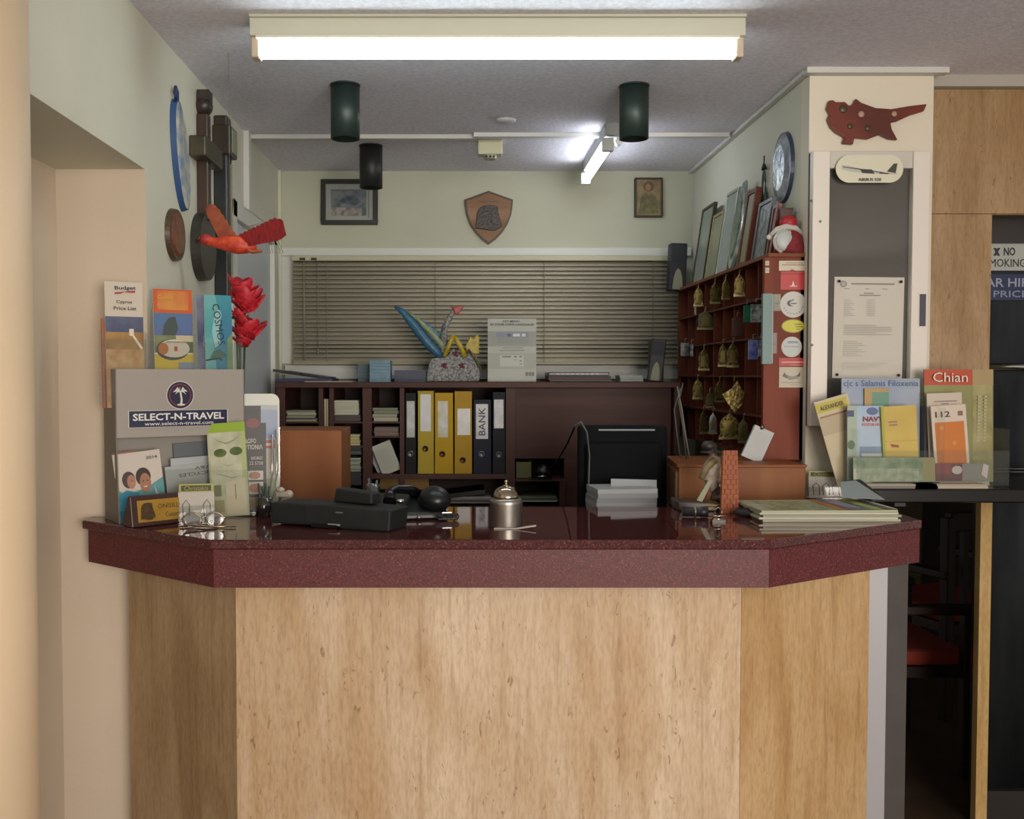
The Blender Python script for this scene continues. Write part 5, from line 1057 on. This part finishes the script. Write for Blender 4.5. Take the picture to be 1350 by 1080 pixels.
tag(m.build('paper_slip', mat('#c8bfb4', .5), None, T((q.x, q.y, zt_))), 'curled white paper slip lying in front of the bell', 'paper')
# red flowers behind the stand
fp = Vector((-.607, 2.745, zt_)); o = empty('red_flowers', fp, 'red artificial roses rising behind the grey stand', 'flowers')
m = MB(); m.lathe([(0, 0), (.03, 0), (.036, .06), (.026, .13), (.03, .14), (.026, .138), (.0, .02)], 24, (0, 0, 0)); m.build('vase', mat('#3c4a40', .3), o)
for px, py, r in ((316, 384, 16), (322, 402, 18), (323, 436, 19), (312, 418, 9), (318, 450, 12)):
    c = atY(px+4, py, 2.745)-fp; k = 1.15*2.745/F; rr = random.Random(px)
    mb = MB(); R_ = r*k
    for i in range(18):
        ph = i*2.4; ring = .25+.75*i/18; d = Vector((math.cos(ph), math.sin(ph), rr.uniform(-.5, .9)))
        p = c+d*R_*ring*.55; t = Vector((-math.sin(ph), math.cos(ph), 0)); u = Vector((0, 0, 1))*.8+d*.6
        s = R_*(.42+.38*ring); nn = d.normalized()
        pts = []
        for (a, b2, c3) in ((-.6, -.7, 0), (0, -.85, -.2), (.6, -.7, 0), (.85, 0, .1), (.5, .8, .35), (0, .95, .45), (-.5, .8, .35), (-.85, 0, .1), (0, 0, -.12)):
            pts.append(p+t*a*s+u.normalized()*b2*s+nn*c3*s)
        mb.add(pts, [(8, j, (j+1) % 8) for j in range(8)], 0, True)
    mb.build('rose', mat('#a81824', .55, 0, '#c82c3a', 60), o, None, 0, .0008)
m = MB()
for px, py in ((316, 384), (323, 436), (312, 418)): c = atY(px, py, 2.745)-fp; m.tube([(0, 0, .06), (c.x*.5, 0, c.z*.5), (c.x, 0, c.z)], .003, 6)
m.build('stem', mat('#2c4a24', .6), o)
m = MB(); rr = random.Random(5)
for i in range(7):
    c = atY(312+rr.uniform(-8, 12), 420+rr.uniform(-6, 6), 2.745)-fp; a = rr.uniform(0, 6.28)
    m.add([(c.x, 0, c.z), (c.x+.012*math.cos(a), -.006, c.z+.012*math.sin(a)+.004), (c.x+.03*math.cos(a), -.004, c.z+.03*math.sin(a)), (c.x+.012*math.cos(a+.5), .002, c.z+.012*math.sin(a+.5))], [(0, 1, 2, 3)])
m.build('leaf', mat('#2a4420', .6), o, None, 0, .0008)
# ------------------------------------------------------------------ right end of the counter
def mags(name, lb, x0p, x1p, pyb, nsh, Yd, z, dep, cols, topitems, rz=0, thick=.0045):
    q0 = atZ(x0p, pyb, z); q1 = atZ(x1p, pyb, z); W = q1.x-q0.x
    out = []
    for i in range(nsh):
        o = MB().box(-W/2, W/2, 0, dep, 0, thick*.92).build('magazine', mat(cols[i % len(cols)], .4), None, T(((q0.x+q1.x)/2+random.uniform(-.008, .008), q0.y+random.uniform(-.004, .004), z+.0005+thick*i), rz+random.uniform(-1.5, 1.5)))
        tag(o, lb % (['lowest', 'second lowest', 'third lowest', 'fourth lowest', 'fifth lowest', 'sixth lowest'][i] if i < nsh-1 else 'topmost'), 'magazine', 'magazines stacked on the right of the counter'); out.append(o)
    o = out[-1]; mb = MB(); ms = []
    for j, (c_, p_) in enumerate(topitems):
        mm = mat(c_, .35) if isinstance(c_, str) else c_
        if mm not in ms: ms.append(mm)
        mb.add([((u-.5)*W, v*dep, thick*.92+.0004+.0003*j) for u, v in p_], [list(range(len(p_)))], ms.index(mm))
    mb.build('cover_print', ms, o); return out
GRNM = mat('#8a9878', .3, 0, '#b4b8a0', 30); GRN2 = mat('#4c7038', .3, 0, '#b0b898', 70)
top_ = [(GRNM, R(0, 0, 1, 1)), (GRN2, R(.1, .1, .55, .85)), ('#b06428', R(.56, .0, .63, 1)), ('#5c5868', R(.64, 0, .80, 1)), (mat('#7c7890', .35, 0, '#9c94a0', 40), R(.67, .15, .78, .9)), ('#9caa50', R(.81, 0, .9, 1)), ('#2c3040', R(.91, .05, .97, .9)), ('#c8c4b0', R(.97, 0, 1, 1))]
mg = mags('magazine', '%s magazine in the wide stack on the right of the counter', 1003, 1186, 688, 5, 0, zt_, .205, ['#a8a890', '#bab6a6', '#8c9474', '#b8b4a4', '#a2a688'], top_, 1.5, .0056)
o = mags('magazine', '%s green leaflet pile right behind the magazines', 985, 1060, 676, 1, 0, zt_, .12, ['#9c9c5c'], [(GRN2, R(0, 0, 1, 1)), ('#a8a838', R(.1, .0, .5, .4))], -14)[0]
o['label'] = 'green leaflet lying behind the left end of the magazine stack'; o['group'] = 'loose leaflets'
# open grey flyer sloping from the ledge
m = MB(); A0 = atZ(1112, 664, 1.135); 
m.add([tuple(atY(1108, 636, 2.66)), tuple(atY(1128, 634, 2.67)), tuple(atY(1166, 659, 2.55)), tuple(atY(1110, 656, 2.56))], [(0, 1, 2, 3)]); m.build('pale_paper', mat('#8f9a9c', .4), None, None, 0, .0015)
tag(bpy.data.objects['pale_paper'], 'pale blue grey paper leaning between the counter and the black shelf', 'paper')
m = MB(); m.add([tuple(atY(1112, 634, 2.672)), tuple(atY(1134, 632, 2.675)), tuple(atY(1160, 652, 2.62)), tuple(atY(1138, 652, 2.60))], [(0, 1, 2, 3)]); m.build('dark_folder', mat('#2a2c2c', .35), None, None, 0, .003)
tag(bpy.data.objects['dark_folder'], 'dark grey folder sloping off the left end of the black shelf', 'folder')
# figurine by a brick chimney
q = atZ(928, 672, zt_); o = empty('puppet_figurine', T((q.x, q.y, zt_+.0)), 'pale seated cowboy-like figurine with a small bag on a dark wooden base', 'figurine')
k = q.y/F
def fg(px, py, dy=0): w_ = atY(px, py, q.y); return (w_.x-q.x, dy, w_.z-zt_)
m = MB(); m.prism([(-.075, 0), (.07, 0), (.075, .02), (-.08, .028)], -.035, .05); m.build('base', mat('#2a2018', .4, 0, '#4a3a20', 14), o, None, .004)
PAL = mat('#cabdae', .5, 0, '#a89a8a', 60, (1, 1, 1), .5)
m = MB(); m.tube([fg(943, 601), fg(939, 614), fg(938, 630), fg(943, 650)], [.014, .023, .024, .011], 12); m.build('torso', PAL, o)
m = MB(); m.tube([fg(941, 606, -.012), fg(928, 616, -.02), fg(921, 630, -.026)], [.011, .010, .006], 8); m.build('arm', mat('#5c5034', .6, 0, '#8a7c58', 40), o)
m = MB(); m.tube([fg(943, 630, -.008), fg(948, 634, -.018), fg(954, 634, -.02)], [.008, .007, .005], 8); m.build('arm', PAL, o)
m = MB(); m.ball(fg(940, 600), .012, .012, .014); m.build('head', mat('#8a5c50', .5), o)
m = MB(); m.lathe([(0, .028), (.012, .026), (.016, .006), (.03, .002), (.03, 0), (0, 0)], 20, fg(938, 597)); m.ball(fg(934, 588), .02, .016, .014); m.build('hat', mat('#2e2a26', .5, 0, '#1c1a18', 30), o)
m = MB(); m.prism([(fg(930, 632)[0], fg(930, 632)[2]), (fg(935, 634)[0], fg(935, 634)[2]), (fg(922, 660)[0], fg(922, 660)[2]), (fg(915, 658)[0], fg(915, 658)[2])], -.03, -.022); m.build('book', mat('#8a8c74', .5), o)
m = MB(); m.tube([fg(947, 645), fg(938, 655, -.02), fg(950, 660, -.03)], [.012, .010, .006], 8); m.build('leg', mat('#3c3028', .6), o)
m = MB(); m.tube([fg(935, 655, -.02), fg(966, 656, -.03)], .008, 10); m.build('log', mat('#4c3426', .5), o)
m = MB(); m.tube([fg(925, 666, -.036), fg(960, 662, -.036)], .0025, 6); m.build('gold_stick', mat('#9a7c38', .3, .6), o)
# chimney: bricks
cxp = atY(963, 650, 2.56); o = empty('brick_chimney_ornament', T((cxp.x, 2.58, zt_)), 'tall orange miniature brick chimney ornament beside the figurine', 'ornament')
k = 2.58/F; wt = 19*k; wb = 24*k; hh = atY(963, 593, 2.58).z-zt_; y1_ = .03
m = MB(); m.prism([(-wb/2+.002, 0), (wb/2-.002, 0), (wt/2-.002, hh*.985), (-wt/2+.002, hh*.985)], -.014, .004); m.build('mortar_core', mat('#a4683a', .7), o)
rowsn = 13; bme = {}
for r in range(rowsn):
    z0 = hh*r/rowsn; wv = wb+(wt-wb)*r/rowsn; segs = [-.5, -.16, .18, .5] if r % 2 else [-.5, -.32, .02, .34, .5]
    for a_, b_ in zip(segs[:-1], segs[1:]):
        key_ = round(b_-a_, 2)
        if key_ not in bme: bme[key_] = None
        x0_, x1_ = a_*wv+.0006, b_*wv-.0006
        dd = random.uniform(.0005, .0025)
        if bme[key_] is None:
            bb = MB().box(-.5, .5, -.5, .5, 0, 1).build('brick', mat('#a0542a', .6, 0, '#8a4422', 30), o); bme[key_] = bb.data
        else:
            bb = bpy.data.objects.new('brick', bme[key_]); S.collection.objects.link(bb); bb.parent = o
        bb.location = ((x0_+x1_)/2, -.0145-dd/2, z0+.0006); bb.scale = (x1_-x0_, .004+dd, hh/rowsn-.0014)
# binoculars-like dark cylinder, keys
q = atZ(914, 682, zt_); o = empty('torch', T((q.x, q.y, zt_+.014), -6), 'short dark grey torch lying before the figurine base', 'torch')
m = MB(); m.tube([(-.028, 0, 0), (.016, 0, 0), (.018, 0, 0), (.036, 0, 0)], [.012, .012, .0135, .0135], 16); m.build('barrel', mat('#28282c', .35), o)
m = MB(); m.tube([(.002, 0, 0), (.006, 0, 0)], .0138, 16); m.build('silver_band', mat('#94948c', .25, .8), o)
q = atZ(948, 689, zt_); o = empty('binder_clip', T((q.x, q.y, zt_)), 'small silver and black binder clip on the counter in front of the figurine', 'clip')
m = MB(); m.tube([(-.015, 0, .008), (.015, 0, .008), (.015, 0, .016), (-.015, 0, .016), (-.015, 0, .008)], .0018, 6); m.build('wire_frame', mat('#d8d0bc', .15, 1), o)
m = MB(); m.tube([(-.007, .006, .016), (-.009, .008, .030), (.0, .009, .036), (.009, .008, .030), (.007, .006, .016)], .0011, 6); m.build('wire_handle', mat('#a8a498', .2, 1), o)
m = MB(); m.box(-.016, .016, 0.001, .012, 0, .006); m.build('clip_body', mat('#171513', .3), o)
q = atZ(985, 681, zt_); o = empty('black_pouch', T((q.x, q.y, zt_)), 'crumpled dark pouch between the figurine and the magazines', 'pouch')
m = MB(); m.ball((0, 0, .010), .032, .02, .010, 18, 10, 0, lambda v: 1+.15*math.sin(7*v.x+5*v.y)); m.build('bag', mat('#222024', .6), o)
m = MB(); m.tube([(.02, 0, .012), (.035, -.01, .008), (.05, -.012, .002)], .002, 6); m.build('cord', mat('#1b1a1c', .6), o)
m = MB(); m.lathe([(0, 0), (.010, 0), (.0105, .028), (.008, .034), (0, .034)], 16)
q = atZ(966, 676, zt_); tag(m.build('small_glass_jar', mat('#8a8c94', .12, .5), None, T((q.x, q.y, zt_))), 'tiny silvery jar at the foot of the brick chimney ornament', 'jar')
# ------------------------------------------------------------------ acrylic brochure rack on the ledge
LY = 2.80; lzz = lz+.001
q0 = atY(1117, 640, LY); q1 = atY(1311, 640, LY); k = LY/F
W = q1.x-q0.x; o = empty('acrylic_brochure_rack', T(((q0.x+q1.x)/2, LY, lzz)), 'clear acrylic brochure rack on the black shelf', 'leaflet holder')
m = MB(); m.box(-W/2, W/2, -.075, -.073, 0, .10); m.box(-W/2, -W/2+.002, -.073, .05, 0, .16); m.box(W/2-.002, W/2, -.073, .05, 0, .16); m.box(-W/2, W/2, .05, .052, 0, .24); m.box(-W/2, W/2, -.073, .05, 0, .002); m.box(.028, .030, -.073, .05, .002, .22); m.build('clear_rack', AC, o)
m = MB(); m.box(.008, .022, -.0, .05, .002, .22); m.build('dark_booklet_edges', mat('#3a3430', .5), o)
def lf(name, lb, cat, px0, px1, pyt, dyy, items, texts=(), page='#d0ccc0', ry=0, lean=2, zb=None, Tk=.004, rz=0):
    Y = LY+dyy; q = atY((px0+px1)/2, pyt, Y); zb = lzz+.003 if zb is None else zb; k = Y/F
    return flyer(name, lb, cat, (px1-px0)*k, q.z-zb, Tk, T((q.x, Y-.008, zb), rz, -lean, ry), items, texts, page)
lf('tour_brochure', 'blue and white tours brochure at the back left of the clear rack', 'brochure', 1110, 1213, 499, .03,
   [(mat('#8494ac', .4, 0, '#9ca8b4', 5), R(0, .3, 1, 1)), ('#8c9cb0', R(0, .0, 1, .3)), ('#6c4a44', [(.9, .66), (.93, .74), (.96, .66)]), ('#a8b0b8', R(.2, .5, .8, .56))], [('c|c s Salamis Filoxenia', .5, .945, .96, .075, '#44587c', 0, .005)], '#98a4b0')
lf('tour_brochure', 'olive green brochure with orange title band at the back right of the clear rack', 'brochure', 1219, 1310, 487, .03,
   [(mat('#7c7c48', .5, 0, '#8c8c58', 8), R(0, 0, 1, 1)), ('#b04420', R(0, .86, .70, 1.0)), ('#a08c60', R(.70, .86, 1, 1)), (mat('#8a8452', .5, 0, '#a49c6c', 20), R(.7, .2, .98, .86))]+[('#a8a888', R(.76+.09*j, .36+.03*i, .80+.09*j, .375+.03*i)) for i in range(14) for j in range(2)],
   [('Chian', .36, .93, .50, .085, '#d8d0c0', 0, 0)], '#7c7c48')
lf('sample_card', 'tilted yellow and cream card sticking out at the left of the clear rack', 'leaflet', 1104, 1150, 520, .015, [('#b8ac88', R(0, 0, 1, 1)), ('#b0a018', R(.0, .86, .92, .97)), ('#a89878', R(0, .6, .8, .8)), ('#8c5c3c', R(.05, .80, .9, .82))],
   [('ALEXANDER', .47, .91, .7, .05, '#2c2810', 0, .02)], '#b8ac88', ry=-16, rz=0)
lf('map_leaflet', 'orange and green map leaflet peeping behind the light blue cruise leaflet', 'leaflet', 1140, 1172, 512, .022, [('#a88c54', R(0, 0, 1, 1)), ('#5c8c74', R(.3, .8, 1, .96)), ('#b09c6c', R(0, .6, 1, .78))], (), '#a88c54')
lf('tour_leaflet', 'light blue cruise leaflet in the front left of the clear rack', 'leaflet', 1117, 1165, 535, -.02,
   [(mat('#8cacc8', .4, 0, '#b0bcc4', 6), R(0, 0, 1, 1)), ('#98a894', R(0, 0, .26, 1)), ('#2c3468', R(.0, .86, .18, .94)), ('#4c5c8c', arc(.68, .93, .16, .05, 14)), ('#a82c38', R(.4, .745, 1, .775)), (mat('#5c7494', .4, 0, '#8094a8', 8), R(.34, .30, 1, .48)), ('#b8bcb8', R(.38, .35, .96, .39)), (mat('#4c4844', .5, 0, '#8c8478', 30), R(.38, .16, 1, .34)), ('#4c6848', arc(.1, .5, .1, .06, 10))],
   [('NAVY', .70, .83, .56, .065, '#8c2434', 0, .03), ('MINICRUISE', .70, .76, .56, .025, '#d8ccc8', 0, 0)], '#8cacc8')
lf('tour_leaflet', 'yellow leaflet in the middle of the clear rack', 'leaflet', 1166, 1213, 535, -.028,
   [('#b89c34', R(0, 0, 1, 1)), (mat('#bca03c', .4, 0, '#c4ac50', 8), R(.08, .0, .98, 1)), ('#8c6a58', R(.2, .79, .45, .81)), ('#8c6a58', R(.22, .75, .45, .77)), ('#8c3c2c', [(.22, .52), (.45, .5), (.45, .47), (.25, .48)]), ('#a89030', R(.08, .55, 1, .556)), ('#98a028', R(.0, 0, .07, 1))], (), '#a89430', ry=-3)
lf('tour_leaflet', 'white leaflet edge behind the orange 112 leaflet', 'leaflet', 1226, 1272, 518, -.006, [('#c0b4a4', R(0, 0, 1, 1)), ('#8c7c70', R(.2, .90, .86, .915)), ('#8c7c70', R(.4, .875, .62, .887))], (), '#c0b4a4', ry=-2)
lf('tour_leaflet', 'white and orange 112 emergency leaflet in the right of the clear rack', 'leaflet', 1234, 1280, 534, -.03,
   [('#c8bcac', R(0, 0, 1, 1)), ('#c06c14', R(.08, .14, .92, .79)), ('#c88434', arc(.26, .72, .07, .03, 10)), ('#c88434', arc(.6, .52, .06, .03, 10)), ('#7c6048', R(.76, .86, .9, .92))], [('112', .32, .89, .42, .075, '#3c3028', 0, .015)], '#c8bcac', ry=-4)
o = lf('tour_leaflet', 'dark red and grey brochure low at the right front of the clear rack', 'leaflet', 1232, 1302, 611, -.05, [('#5c2c2c', R(0, 0, .5, 1)), ('#7c3434', R(.0, .5, .3, 1)), ('#7c7c74', R(.5, 0, 1, 1)), ('#c4b8b0', [(.86, .5), (.96, .3), (1, .9), (.9, 1)]), ('#b8b0ac', arc(.4, .7, .1, .2, 10))], (), '#8c8478')
o = lf('tour_leaflet', 'wide green landscape brochure low at the front of the clear rack', 'leaflet', 1124, 1232, 603, -.058, [(mat('#5c7454', .4, 0, '#8c9c7c', 26), R(0, 0, 1, 1)), (mat('#7c8c6c', .4, 0, '#a0a890', 50), R(0, .0, .8, .6)), ('#8c8454', R(.85, .2, 1, 1))], (), '#6c8060', lean=4)
for i, (px0, px1, h_, c_, lb) in enumerate(((1150, 1238, .010, '#3a3a3c', 'dark booklet lying in the bottom of the clear rack'), (1212, 1304, .012, '#a09884', 'cream booklets lying at the bottom right of the clear rack'))):
    a_ = atY(px0, 640, LY-.068); b_ = atY(px1, 640, LY-.068)
    o = MB().box(a_.x, b_.x, LY-.0695, LY-.063, lzz+.003, lzz+.003+h_).build('booklet', mat(c_, .5)); tag(o, lb, 'booklet')
# front stack of the ledge
for i, (px0, px1, c_, lb) in enumerate(((1135, 1236, '#6c6a66', 'grey magazine under the green brochures on the black shelf front'), (1206, 1302, '#a89c88', 'cream magazine lying on the right of the black shelf front'))):
    a_ = atY(px0, 640, 2.69); b_ = atY(px1, 640, 2.69)
    o = MB().box(a_.x, b_.x, 2.687, 2.722, lz+.0005, lz+.0075).build('magazine', mat(c_, .5)); tag(o, lb, 'magazine')
    MB().box(a_.x+.002, b_.x-.002, 2.689, 2.720, lz+.0076, lz+.0125).build('pages', mat('#9c9484', .6), o)
# ------------------------------------------------------------------ lounge chairs
def chair(lb, loc, rz, name='armchair'):
    o = empty(name, T(loc, rz), lb, 'chair')
    D = mat('#2a1812', .5)
    for x in (-.25, .25):
        for y in (-.24, .24):
            m = MB(); m.box(x-.022, x+.022, y-.022, y+.022, 0, .60 if y < 0 else .86); m.build('leg', D, o, None, .004)
        m = MB(); m.box(x-.03, x+.03, -.27, .26, .60, .632); m.build('armrest', D, o, None, .006)
    m = MB(); m.box(-.228, .228, -.25, .25, .36, .40); m.build('seat_frame', D, o)
    m = MB(); m.box(-.225, .225, -.25, .22, .40, .46); m.build('seat_cushion', mat('#8a3022', .8, 0, '#98382a', 8), o, None, .02)
    m = MB(); m.box(-.25, .25, .22, .26, .80, .88); m.build('top_rail', D, o, None, .006)
    for i in range(5):
        x = -.16+.08*i; m = MB(); m.box(x-.014, x+.014, .23, .25, .46, .80); m.build('slat', D, o)
    return o
chair('dark wooden armchair with red seat nearest the low opening, beyond the counter end', (1.60, 3.78, 0), 90)
chair('second dark slatted armchair further back in the dim lounge', (2.22, 4.45, 0), 200)
